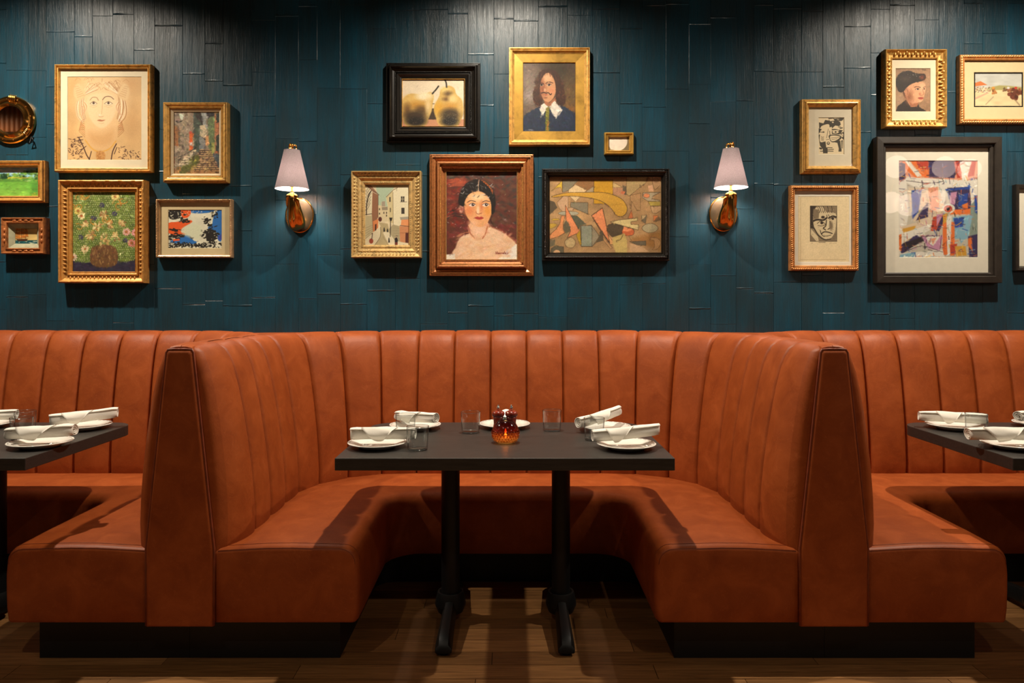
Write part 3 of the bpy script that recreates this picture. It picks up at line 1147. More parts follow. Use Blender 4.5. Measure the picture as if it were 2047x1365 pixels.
def build_sconce(x, z, sg, label):
    """sg: side to which the brass head turns"""
    t = thing('wall_lamp', (x, WALL - 0.004, z), label, 'wall lamp', 'brass wall lamps')
    def ell(rx, rz, y, n=48): return [(rx * math.cos(a), y, rz * math.sin(a)) for a in [2 * math.pi * k / n for k in range(n)]]
    v, f = loft([ell(0.072, 0.090, 0), ell(0.073, 0.091, -0.010), ell(0.070, 0.088, -0.014), ell(0.060, 0.078, -0.016)], True)
    auto_smooth(mk('backplate', v, f, M['plate_bronze'], t), 40)
    pts = [(0.0735 * math.cos(a), -0.011, 0.0915 * math.sin(a)) for a in [2 * math.pi * k / 64 for k in range(64)]]
    v, f = tube(pts, 0.0042, 10, closed=True)
    mk('rim', v, f, M['brass'], t, True)
    v, f = lathe([(0.0065, 0.0), (0.0075, 0.004), (0.006, 0.008), (0.0005, 0.010)], 16)
    v = [(a, -0.015 - c, b) for a, b, c in v]
    k = mk('knob', v, f, M['brass'], t, True); k.location = (0, 0, -0.066)
    # brass head: a drooping bulbous bud, hollowed, growing up and out to the stem
    sp = catmull([(0, -0.018, -0.040), (0, -0.045, -0.052), (0, -0.078, -0.036), (0, -0.105, 0.000), (0, -0.128, 0.045), (0, -0.142, 0.082), (0, -0.148, 0.104)], 5)
    rad = np.interp(np.linspace(0, 1, len(sp)), [0, 0.12, 0.28, 0.45, 0.65, 0.82, 1.0], [0.016, 0.034, 0.046, 0.044, 0.034, 0.024, 0.010])
    rings = []
    n = 40
    for i, (p, r) in enumerate(zip(sp, rad)):
        q = i / (len(sp) - 1)
        tan = np.array(sp[min(i + 1, len(sp) - 1)]) - np.array(sp[max(i - 1, 0)])
        tan = tan / np.linalg.norm(tan)
        s = np.array((1.0, 0, 0)); u = np.cross(s, tan)
        ring = []
        for kk in range(n):
            a = 2 * math.pi * kk / n
            fold = 1 + 0.13 * math.sin(3 * a + sg * 5.0 * q) * (0.4 + q) * (1 - q) * 2.2
            scoop = 0.0
            da = (a - (math.pi * 1.5 + sg * 0.5) + math.pi) % (2 * math.pi) - math.pi
            scoop = 0.34 * math.exp(-(da / 0.42) ** 2) * math.exp(-((q - 0.42) / 0.2) ** 2)
            rr = r * (fold - scoop)
            ring.append(tuple(np.array(p) + s * rr * math.cos(a) * 0.92 + u * rr * math.sin(a)))
        rings.append(ring)
    v, f = loft(rings, True)
    mk('brass_head', v, f, M['brass'], t, True)
    # two folded brass leaves on the head
    for lsg, off in ((1, 0.0), (-1, 0.006)):
        pts = catmull([(lsg * 0.006, -0.147, 0.098), (lsg * 0.020, -0.150, 0.084), (lsg * 0.026, -0.140, 0.060 + off), (lsg * 0.030, -0.128, 0.030 + off), (lsg * 0.020, -0.126, 0.004)], 5)
        rd = np.interp(np.linspace(0, 1, len(pts)), [0, 0.25, 0.6, 1], [0.004, 0.010, 0.008, 0.002])
        v, f = tube(pts, list(rd), 10)
        mk('leaf', v, f, M['brass'], t, True)
    v, f = tube(catmull([(sg * 0.022, -0.146, 0.074), (sg * 0.034, -0.150, 0.062), (sg * 0.040, -0.150, 0.058)], 4), [0.008] * 4 + [0.006] * 4 + [0.0012], 8)
    mk('spur', v, f, M['brass'], t, True)
    AY = -0.148
    v, f = lathe([(0.0005, 0.098), (0.0075, 0.100), (0.0095, 0.106), (0.007, 0.112), (0.0055, 0.122), (0.0065, 0.130), (0.0045, 0.138), (0.0005, 0.139)], 20, (0, AY, 0))
    mk('stem', v, f, M['brass'], t, True)
    z0, z1, r0, r1 = 0.121, 0.322, 0.0865, 0.0405
    v, f = lathe([(r0, z0), (r1, z1), (r1 - 0.0012, z1), (r0 - 0.0012, z0)], 56, (0, AY, 0), True)
    auto_smooth(mk('lamp_shade', v, f, M['shade'], t), 60)
    sh = [c for c in t.children if c.name.startswith('lamp_shade')][0]
    for r, zz in ((r0, z0), (r1, z1)):
        v, f = tube([(r * math.cos(a), AY + r * math.sin(a), zz) for a in [2 * math.pi * k / 56 for k in range(56)]], 0.0012, 6, closed=True)
        mk('shade_edge', v, f, M['shade'], sh, True)
    v, f = lathe([(0.0005, 0.150), (0.010, 0.152), (0.014, 0.170), (0.022, 0.195), (0.024, 0.210), (0.019, 0.228), (0.008, 0.238), (0.0005, 0.240)], 24, (0, AY, 0))
    mk('bulb', v, f, M['bulb'], t, True)
    v, f = lathe([(0.003, 0.130), (0.012, 0.132), (0.012, 0.152), (0.003, 0.152)], 16, (0, AY, 0), True)
    mk('socket', v, f, M['brass'], t, True)
    v, f = tube([(0.0, AY, 0.236), (0.0, AY, z1 + 0.012)], 0.002, 8)
    mk('rod', v, f, M['brass'], t, True)
    # curled finial
    for ang, hh, rr in ((0.2, 0.030, 0.022), (2.9, 0.036, 0.015), (-1.7, 0.030, 0.013), (1.5, 0.034, 0.012)):
        if sg < 0: ang = math.pi - ang
        ca, sa = math.cos(ang), math.sin(ang)
        pts = catmull([(0, 0, z1 - 0.002), (0.15 * rr, 0, z1 + hh * 0.6), (0.5 * rr, 0, z1 + hh), (0.9 * rr, 0, z1 + hh * 0.86), (1.05 * rr, 0, z1 + hh * 0.48), (0.85 * rr, 0, z1 + hh * 0.32)], 4)
        pts = [(p[0] * ca, AY + p[0] * sa, p[2]) for p in pts]
        rd = list(np.interp(np.linspace(0, 1, len(pts)), [0, 0.5, 0.85, 1], [0.0030, 0.0036, 0.0042, 0.0022]))
        v, f = tube(pts, rd, 8)
        mk('finial_curl', v, f, M['brass'], t, True)
    return t


build_sconce(-1.149, 1.783, 1, 'brass wall lamp with mauve shade, near the stepped alley painting')
build_sconce(1.143, 1.790, -1, 'brass wall lamp with mauve shade, near the frowning woodcut')

# ------------------------------------------------------------------ globe pendant in the room behind the camera
M['opal'] = emit_mat('opal_glass', (255, 226, 206), 7.0)
LT = 8.0
pend = thing('globe_pendant', (4.55, WALL - (LT - WALL), CEIL), 'cluster pendant of round opal glass globes hanging in the room', 'pendant lamp')
v, f = lathe([(0.10, 0.0), (0.10, -0.02), (0.0005, -0.022)], 24)
mk('canopy', v, f, M['brass'], pend, True)
gpx = [(1786, 335, 22), (1882, 336, 25), (1932, 340, 21), (1776, 406, 20), (1810, 411, 21), (1836, 400, 20), (1871, 403, 22), (1712, 345, 17)]
for i, (gx, gy, gr) in enumerate(gpx):
    LL = LT + (-0.25, 0.0, 0.2, 0.1, -0.1, 0.25, 0.0, 0.3)[i]
    c = Vector(((gx - CX) * LL / FPX, 2 * WALL - LL, CAMZ - (gy - CY) * LL / FPX))
    r = 0.118
    n = 24
    v, f = lathe([(max(r * math.sin(a), 0.0005), -r * math.cos(a)) for a in [math.pi * k / 16 for k in range(17)]], n)
    off = c - Vector(pend.location)
    g = mk('globe', v, f, M['opal'], pend, True); g.location = off
    v, f = tube([(off.x, off.y, off.z + r), (off.x * 0.6, off.y * 0.6, -0.06), (off.x * 0.1, off.y * 0.1, -0.015)], 0.004, 8)
    mk('arm', v, f, M['brass'], pend, True)

# slatted timber beam under the ceiling, seen only in the porthole mirror
M['tambour'] = simple('tambour_oak', (150, 88, 44), 0.4, stretch=(1, 1, 0.2))
bm = thing('slatted_beam', (-5.15, 0.40, CEIL), 'slatted timber beam hanging under the ceiling of the room', 'beam')
v, f = box(-0.9, 0.9, 0.0, 0.20, -0.30, 0.0); mk('core', v, f, M['backing'], bm)
for i in range(36):
    v, f = lathe([(0.022, -0.29), (0.022, -0.02)], 12, (-0.875 + 0.05 * i, 0.205, 0))
    mk('slat', v, f, M['tambour'], bm, True)
# ------------------------------------------------------------------ painted pictures (flat print, one colour per grid point)
class Art:
    def __init__(s, rect, ox, oy, sc, bg, step=0.8, seed=1):
        s.rect = rect
        x0, y0, x1, y1 = rect
        s.W = max(8, int(round((x1 - x0) / step)))
        s.H = max(8, int(round((y1 - y0) / step)))
        s.sc = sc
        s.r = np.random.default_rng(seed)
        xs = x0 + (np.arange(s.W) + 0.5) / s.W * (x1 - x0)
        ys = y0 + (np.arange(s.H) + 0.5) / s.H * (y1 - y0)
        s.X, s.Y = np.meshgrid((xs - ox) * sc, (ys - oy) * sc)
        s.pxu = step * sc                       # crop units per grid step
        s.img = np.ones((s.H, s.W, 3)) * np.asarray(bg, float)
        s.x0, s.x1, s.y0, s.y1 = s.X[0, 0], s.X[0, -1], s.Y[0, 0], s.Y[-1, 0]

    def _win(s, a, b, c, d):
        i0 = int(max(0, np.floor((a - s.x0) / s.pxu) - 1)); i1 = int(min(s.W, np.ceil((b - s.x0) / s.pxu) + 2))
        j0 = int(max(0, np.floor((c - s.y0) / s.pxu) - 1)); j1 = int(min(s.H, np.ceil((d - s.y0) / s.pxu) + 2))
        if i1 <= i0 or j1 <= j0: return None
        return slice(j0, j1), slice(i0, i1)

    def _put(s, w, a, c):
        a = np.clip(a, 0, 1)[..., None]
        s.img[w] = s.img[w] * (1 - a) + np.asarray(c, float) * a

    def poly(s, pts, c, alpha=1.0, soft=0.0, smooth=0):
        if smooth: pts = [tuple(p) for p in catmull(pts, smooth, True)]
        p = np.asarray(pts, float)
        sf = max(soft, s.pxu)
        w = s._win(p[:, 0].min() - sf, p[:, 0].max() + sf, p[:, 1].min() - sf, p[:, 1].max() + sf)
        if w is None: return
        X, Y = s.X[w], s.Y[w]
        ins = np.zeros(X.shape, bool); dm = np.full(X.shape, 1e9)
        n = len(p)
        for i in range(n):
            ax, ay = p[i]; bx, by = p[(i + 1) % n]
            if ay != by:
                cnd = ((ay > Y) != (by > Y)) & (X < (bx - ax) * (Y - ay) / (by - ay) + ax)
                ins ^= cnd
            dx, dy = bx - ax, by - ay
            L = dx * dx + dy * dy + 1e-9
            t = np.clip(((X - ax) * dx + (Y - ay) * dy) / L, 0, 1)
            dm = np.minimum(dm, (X - ax - t * dx) ** 2 + (Y - ay - t * dy) ** 2)
        sd = np.sqrt(dm) * np.where(ins, -1, 1)
        s._put(w, alpha * (0.5 - sd / sf), c)

    def ell(s, cx, cy, rx, ry, c, alpha=1.0, soft=0.0, rot=0.0):
        sf = max(soft, s.pxu)
        R = max(rx, ry) + sf
        w = s._win(cx - R, cx + R, cy - R, cy + R)
        if w is None: return
        X, Y = s.X[w] - cx, s.Y[w] - cy
        if rot:
            ca, sa = math.cos(rot), math.sin(rot)
            X, Y = X * ca + Y * sa, -X * sa + Y * ca
        q = np.sqrt((X / rx) ** 2 + (Y / ry) ** 2)
        s._put(w, alpha * (0.5 - (q - 1) * min(rx, ry) / sf), c)

    def line(s, pts, wd, c, alpha=1.0, smooth=0, soft=0.0):
        if smooth: pts = [tuple(p) for p in catmull(pts, smooth)]
        p = np.asarray(pts, float)
        sf = max(soft, s.pxu)
        R = wd / 2 + sf
        w = s._win(p[:, 0].min() - R, p[:, 0].max() + R, p[:, 1].min() - R, p[:, 1].max() + R)
        if w is None: return
        X, Y = s.X[w], s.Y[w]
        dm = np.full(X.shape, 1e9)
        for i in range(len(p) - 1):
            ax, ay = p[i]; dx, dy = p[i + 1] - p[i]
            L = dx * dx + dy * dy + 1e-9
            t = np.clip(((X - ax) * dx + (Y - ay) * dy) / L, 0, 1)
            dm = np.minimum(dm, (X - ax - t * dx) ** 2 + (Y - ay - t * dy) ** 2)
        s._put(w, alpha * (0.5 - (np.sqrt(dm) - wd / 2) / sf), c)

    def dabs(s, n, box, cols, size, ang=0.0, aspect=3.0, alpha=0.7, jit=0.3, jang=0.4):
        for _ in range(n):
            x = s.r.uniform(box[0], box[2]); y = s.r.uniform(box[1], box[3])
            z = size * s.r.uniform(1 - jit, 1 + jit)
            c = cols[s.r.integers(len(cols))]
            s.ell(x, y, z * aspect, z, c, alpha, z * 0.6, ang + s.r.uniform(-jang, jang))

    def noise(s, amt, cell=30, stretch=1.0, seed=None):
        def field(cx, cy):
            gx, gy = int(np.ptp(s.X) / cx) + 3, int(np.ptp(s.Y) / cy) + 3
            g = s.r.normal(0, 1, (gy, gx))
            u = (s.X - s.x0) / cx; v = (s.Y - s.y0) / cy
            i = u.astype(int); j = v.astype(int); a = u - i; b = v - j
            a = a * a * (3 - 2 * a); b = b * b * (3 - 2 * b)
            return (g[j, i] * (1 - a) + g[j, i + 1] * a) * (1 - b) + (g[j + 1, i] * (1 - a) + g[j + 1, i + 1] * a) * b
        nz = field(cell * stretch, cell) + 0.5 * field(cell * stretch / 2.2, cell / 2.2)
        s.img *= (1 + amt * nz)[..., None]

    def brush(s, n, size, aspect=2.6, jit=0.10, alpha=0.55, ang=None, keep=None):
        """loose strokes in the colours already there; keep: (x0,y0,x1,y1,chance) boxes that stay finer"""
        for _ in range(n):
            x = s.r.uniform(s.x0, s.x1); y = s.r.uniform(s.y0, s.y1); z = size
            if keep and keep[0] < x < keep[2] and keep[1] < y < keep[3]: z = size * keep[4]
            i = min(s.W - 1, int((x - s.x0) / s.pxu)); j = min(s.H - 1, int((y - s.y0) / s.pxu))
            c = s.img[j, i] * (1 + s.r.normal(0, jit)) + s.r.normal(0, 4, 3)
            z *= s.r.uniform(0.6, 1.3)
            s.ell(x, y, z * aspect, z, c, alpha, z * 0.8, s.r.uniform(0, 3.14) if ang is None else ang + s.r.normal(0, 0.4))

    def grain(s, amt): s.img *= (1 + s.r.normal(0, amt, s.img.shape[:2]))[..., None]

    def sign(s, x, y, w, h, c, wd):
        n = 9
        pts = [(x + w * i / n, y - (h * (0.2 + 0.8 * s.r.random()) if i % 2 else 0)) for i in range(n + 1)]
        s.line(pts, wd, c, 0.9, 3)

    def rgbl(s): return lin(np.clip(s.img, 0, 255))


def art_classical():
    a = Art((134.3, 152.9, 283.2, 320.2), 0, 100, 6.203, (222, 180, 122), 0.75)
    a.noise(0.035, 160)
    for x, y, rx, ry in ((930, 500, 130, 240), (1650, 900, 120, 260), (880, 1000, 60, 200), (1640, 420, 130, 120)):
        a.ell(x, y, rx, ry, (206, 156, 98), 0.45, 120)
    a.ell(1260, 620, 330, 330, (232, 196, 146), 0.75, 140)
    # neck, face
    a.poly([(1090, 850), (1070, 1120), (1180, 1220), (1330, 1230), (1440, 1130), (1420, 840)], (230, 188, 134), 0.9, 30, 4)
    a.poly([(1085, 600), (1095, 780), (1150, 900), (1250, 970), (1345, 930), (1425, 800), (1440, 610), (1340, 540), (1200, 540)], (236, 204, 156), 0.95, 20, 4)
    a.poly([(1090, 1000), (1075, 1130), (1180, 1220), (1330, 1230), (1440, 1140), (1425, 960), (1260, 1010)], (214, 166, 108), 0.55, 60, 3)
    hair = (158, 102, 54); hl = (244, 222, 184); hr = (184, 104, 60)
    for k in range(46):
        sx = a.r.choice([-1, 1]); b = a.r.uniform(0, 1)
        x0 = 1260 + sx * a.r.uniform(20, 180); y0 = a.r.uniform(380, 520)
        pts = [(x0, y0), (1260 + sx * (200 + 90 * b), 560 + 60 * b), (1260 + sx * (210 + 100 * b), 720 + 90 * b), (1260 + sx * (190 + 50 * b), 850 + 60 * b)]
        a.line(pts, a.r.uniform(4, 9), hl if k % 3 else hair, 0.55, 5)
    for k in range(26):
        x = a.r.uniform(960, 1560); y = a.r.uniform(360, 500); an = a.r.uniform(0, 3.1)
        a.line([(x, y), (x + 40 * math.cos(an), y - 25), (x + 80 * math.cos(an), y - 10 + 30 * math.sin(an))], 4, hair, 0.6, 4)
    for sx in (-1, 1):
        for k in range(7):
            a.line([(1260 + sx * (205 + 6 * k), 640 + 12 * k), (1260 + sx * (170 + 12 * k), 700 + 14 * k), (1260 + sx * (215 + 8 * k), 780 + 10 * k)], 8, hr if k % 2 else hl, 0.5, 4)
        # ears of leaf
        a.poly([(1260 + sx * 190, 560), (1260 + sx * 260, 420), (1260 + sx * 330, 440), (1260 + sx * 350, 540), (1260 + sx * 300, 640)], (226, 190, 138), 0.5, 12, 3)
        for k in range(6):
            a.line([(1260 + sx * (215 + 14 * k), 560 - 22 * k), (1260 + sx * (300 + 6 * k), 590 - 26 * k)], 3, hair, 0.7)
        for k in range(6):
            a.line([(1260 + sx * 215, 860 + 25 * k), (1260 + sx * (255 + 5 * k), 900 + 20 * k), (1260 + sx * 205, 960 + 24 * k)], 9, hr if k % 3 == 0 else hair, 0.45, 4)
    dk = (84, 58, 44)
    a.line([(1118, 625), (1150, 590), (1200, 592), (1222, 625)], 7, (140, 98, 66), 0.9, 5)
    a.line([(1275, 618), (1310, 582), (1370, 580), (1412, 612)], 9, (104, 66, 46), 0.9, 5)
    for cx, w in ((1163, 44), (1347, 52)):
        a.poly([(cx - w, 668), (cx, 640), (cx + w, 668), (cx, 688)], (240, 218, 180), 0.9, 6, 4)
        a.line([(cx - w, 668), (cx, 640), (cx + w, 668)], 6, dk, 0.9, 5)
        a.line([(cx - w * 0.8, 676), (cx, 690), (cx + w * 0.8, 676)], 4, (150, 108, 78), 0.8, 5)
        a.ell(cx, 660, 15, 15, dk, 0.95)
        a.line([(cx - w, 700), (cx, 712), (cx + w, 698)], 3, (190, 140, 96), 0.7, 4)
    a.line([(1276, 625), (1268, 740), (1262, 795)], 5, (186, 136, 90), 0.8, 4)
    a.line([(1220, 800), (1230, 826), (1258, 832), (1285, 824)], 5, (168, 116, 80), 0.85, 4)
    a.ell(1236, 808, 20, 14, (244, 224, 190), 0.6, 12)
    a.poly([(1205, 875), (1240, 862), (1262, 868), (1310, 868), (1262, 888)], (176, 112, 76), 0.85, 4, 3)
    a.line([(1230, 908), (1262, 916), (1290, 906)], 4, (196, 146, 102), 0.8, 4)
    a.line([(1060, 1120), (1150, 1230), (1250, 1262), (1360, 1225), (1440, 1130)], 16, (222, 166, 74), 0.8, 5)
    a.ell(1250, 1310, 62, 62, (206, 150, 84), 0.8, 10)
    for k in range(40):
        a.ell(1250 + a.r.uniform(-50, 50), 1310 + a.r.uniform(-50, 60), 9, 5, (176, 116, 58), 0.7, 3, a.r.uniform(0, 3))
    ink = (70, 40, 34)
    a.line([(980, 1090), (1030, 1190), (1075, 1300), (1120, 1370)], 13, ink, 0.95, 4)
    a.line([(960, 1085), (1020, 1078)], 9, ink); a.line([(1070, 1195), (1030, 1225), (985, 1280)], 9, ink, 0.95, 4)
    a.line([(1135, 1260), (1120, 1320), (1105, 1370)], 11, ink); a.line([(1445, 1165), (1400, 1260), (1380, 1370)], 13, ink, 1, 4)
    a.line([(1450, 1210), (1420, 1290)], 9, ink)
    for bx in ((850, 1100, 1010, 1380), (1460, 1190, 1750, 1380)):
        for k in range(58):
            x = a.r.uniform(bx[0], bx[2]); y = a.r.uniform(bx[1], bx[3])
            if bx[0] > 1400 and y < 1180 + (x - 1460) * 0.35: continue
            an = a.r.uniform(-0.6, 1.8)
            L = a.r.uniform(14, 34)
            a.line([(x, y), (x + L * math.cos(an), y + L * math.sin(an))], a.r.uniform(5, 9), ink, 0.9)
    a.grain(0.02)
    return a


def art_golf():
    a = Art((-46, 332, 82.2, 393), 0, 300, 4.706, (108, 170, 60), 0.85, 2)
    a.poly([(-260, 100), (420, 100), (420, 270), (-260, 270)], (150, 196, 216), 1, 30)
    for k in range(26): a.ell(a.r.uniform(-220, 220), a.r.uniform(160, 215), a.r.uniform(14, 40), a.r.uniform(6, 14), (226, 228, 214), 0.5, 16)
    a.poly([(-260, 262), (420, 262), (420, 300), (-260, 300)], (64, 104, 44), 1, 10)
    for k in range(150):
        x = a.r.uniform(-220, 390); t = max(0, (x - 150) / 240)
        y = a.r.uniform(225 - 55 * t, 275 + 25 * t)
        c = [(46, 84, 40), (70, 116, 48), (110, 152, 60), (34, 66, 36), (150, 178, 72)][a.r.integers(5)]
        a.ell(x, y, a.r.uniform(8, 20), a.r.uniform(7, 15), c, 0.75, 8)
    for k in range(40): a.ell(a.r.uniform(330, 395), a.r.uniform(190, 310), 12, 10, [(34, 66, 34), (60, 104, 44), (130, 160, 60)][a.r.integers(3)], 0.8, 6)
    for x in (15, 45, 60, -40, -90): a.poly([(x - 18, 275), (x, 215), (x + 18, 275)], (28, 58, 34), 0.9, 8)
    a.line([(80, 262), (280, 262)], 8, (196, 160, 40), 0.7); a.line([(60, 276), (330, 280)], 7, (88, 140, 56), 0.9)
    a.poly([(-260, 285), (300, 280), (420, 330), (420, 450), (-260, 450)], (112, 172, 62), 0.7, 40)
    a.poly([(280, 300), (400, 320), (400, 450), (250, 450), (290, 380)], (86, 144, 54), 0.8, 30, 3)
    a.poly([(-260, 330), (130, 350), (270, 390), (220, 450), (-260, 450)], (126, 184, 70), 0.7, 30, 3)
    a.ell(265, 290, 26, 4, (232, 226, 196), 0.9, 3)
    for k in range(24): a.ell(a.r.uniform(290, 380), a.r.uniform(395, 430), 9, 4, (190, 170, 40), 0.35, 5)
    a.noise(0.05, 24, 3)
    a.brush(700, 5, 3.0, 0.08, 0.5, 0.0)
    return a


def art_ship():
    a = Art((21.9, 451.5, 79.3, 491.9), 0, 300, 4.706, (206, 176, 108), 0.5, 3)
    a.noise(0.06, 40, 2)
    for k in range(18): a.ell(a.r.uniform(100, 380), a.r.uniform(712, 740), 26, 7, [(70, 84, 70), (150, 120, 60), (60, 70, 60)][k % 3], 0.7, 8)
    a.poly([(95, 850), (380, 848), (380, 910), (95, 910)], (20, 74, 80), 1, 4)
    for k in range(50): a.ell(a.r.uniform(100, 375), a.r.uniform(852, 902), a.r.uniform(6, 20), 3, [(12, 52, 60), (60, 130, 130), (206, 210, 180), (30, 96, 100)][a.r.integers(4)], 0.75, 3)
    sail = (190, 112, 44); dk = (112, 62, 26)
    for sx, sy, w, h in ((160, 745, 22, 30), (160, 790, 30, 34), (205, 740, 26, 34), (205, 780, 34, 32), (205, 815, 40, 26), (245, 760, 18, 30), (245, 800, 24, 34), (165, 822, 30, 22)):
        a.poly([(sx - w * 0.7, sy - h / 2), (sx + w * 0.7, sy - h / 2), (sx + w, sy + h / 2), (sx, sy + h * 0.3), (sx - w, sy + h / 2)], sail, 0.95, 5)
        a.line([(sx - w, sy + h / 2), (sx + w, sy + h / 2)], 4, dk, 0.8)
        a.ell(sx - w * 0.3, sy, w * 0.3, h * 0.25, (222, 160, 80), 0.7, 6)
    for x in (160, 205, 245): a.line([(x, 725), (x, 845)], 4, dk)
    a.poly([(150, 838), (265, 836), (250, 856), (175, 858)], (74, 40, 20), 1, 3)
    return a


def art_floral():
    # plain stand-in: a dappled green ground with soft masses of colour
    a = Art((137.7, 378.6, 276.2, 547.1), 0, 300, 4.706, (104, 122, 52), 0.8, 4)
    a.noise(0.08, 60)
    for i in range(34):
        for j in range(40):
            x = 650 + i * 20 + (j % 2) * 10 + a.r.uniform(-4, 4); y = 375 + j * 20 + a.r.uniform(-4, 4)
            a.ell(x - 4, y + 5, 9, 4, (52, 66, 28), 0.75, 3, -0.9)
            a.ell(x, y, 5.5, 4, (206, 210, 150), 0.85, 3, -0.7)
    for k in range(16):
        x = a.r.uniform(660, 1290); y = a.r.uniform(390, 800)
        th = a.r.uniform(0, 6)
        a.line([(x + 46 * math.cos(th + q) * (1 - q / 6.5), y + 40 * math.sin(th + q) * (1 - q / 6.5)) for q in np.linspace(0, 4.6, 14)], 9, (186, 124, 48), 0.75)
    for x, y, c in ((1085, 440, (228, 206, 130)), (768, 620, (232, 214, 160)), (735, 575, (220, 190, 110)), (1190, 770, (222, 160, 150)), (1275, 780, (224, 150, 150)), (1240, 875, (214, 130, 120)), (800, 930, (226, 196, 150)), (690, 1010, (222, 190, 170))):
        for q in range(10):
            an = q * 0.63
            a.ell(x + 26 * math.cos(an), y + 26 * math.sin(an), 13, 8, c, 0.9, 4, an)
        a.ell(x, y, 11, 11, (176, 92, 50), 0.9, 4)
    # navy cloth, brown jar and a spray of tan blossom
    a.poly([(640, 1170), (640, 1040), (820, 1060), (1010, 1030), (1180, 1055), (1310, 1030), (1310, 1170)], (50, 44, 62), 1, 14)
    for k in range(150): a.ell(a.r.uniform(650, 1300), a.r.uniform(1060, 1160), 18, 3, [(36, 32, 50), (70, 64, 84), (30, 28, 40)][k % 3], 0.5, 4, a.r.uniform(-0.3, 0.3))
    a.poly([(900, 900), (1060, 900), (1110, 980), (1080, 1090), (880, 1090), (850, 980)], (104, 72, 44), 1, 10, 4)
    for k in range(110): a.ell(a.r.uniform(870, 1090), a.r.uniform(910, 1080), a.r.uniform(8, 20), 4, [(140, 102, 60), (84, 54, 38), (176, 140, 88), (120, 82, 50)][a.r.integers(4)], 0.6, 4, a.r.uniform(1.0, 2.1))
    for x, y, r in ((980, 840, 60), (860, 800, 46), (1090, 810, 44), (930, 720, 48), (1030, 700, 44), (980, 610, 36), (800, 700, 30), (1150, 690, 30)):
        for q in range(22):
            an = a.r.uniform(0, 6.28); d = r * a.r.uniform(0.1, 1)
            a.ell(x + d * math.cos(an), y + d * math.sin(an), 15, 7, [(212, 184, 118), (188, 150, 92), (226, 204, 146), (150, 104, 62)][a.r.integers(4)], 0.85, 4, an)
    for x, y in ((880, 640), (1080, 600), (960, 520), (760, 820), (1180, 850)):
        for q in range(8): a.ell(x + 16 * math.cos(q), y + 16 * math.sin(q), 10, 6, (62, 54, 84), 0.9, 3, q)
    a.brush(1500, 6, 2.4, 0.12, 0.5)
    return a


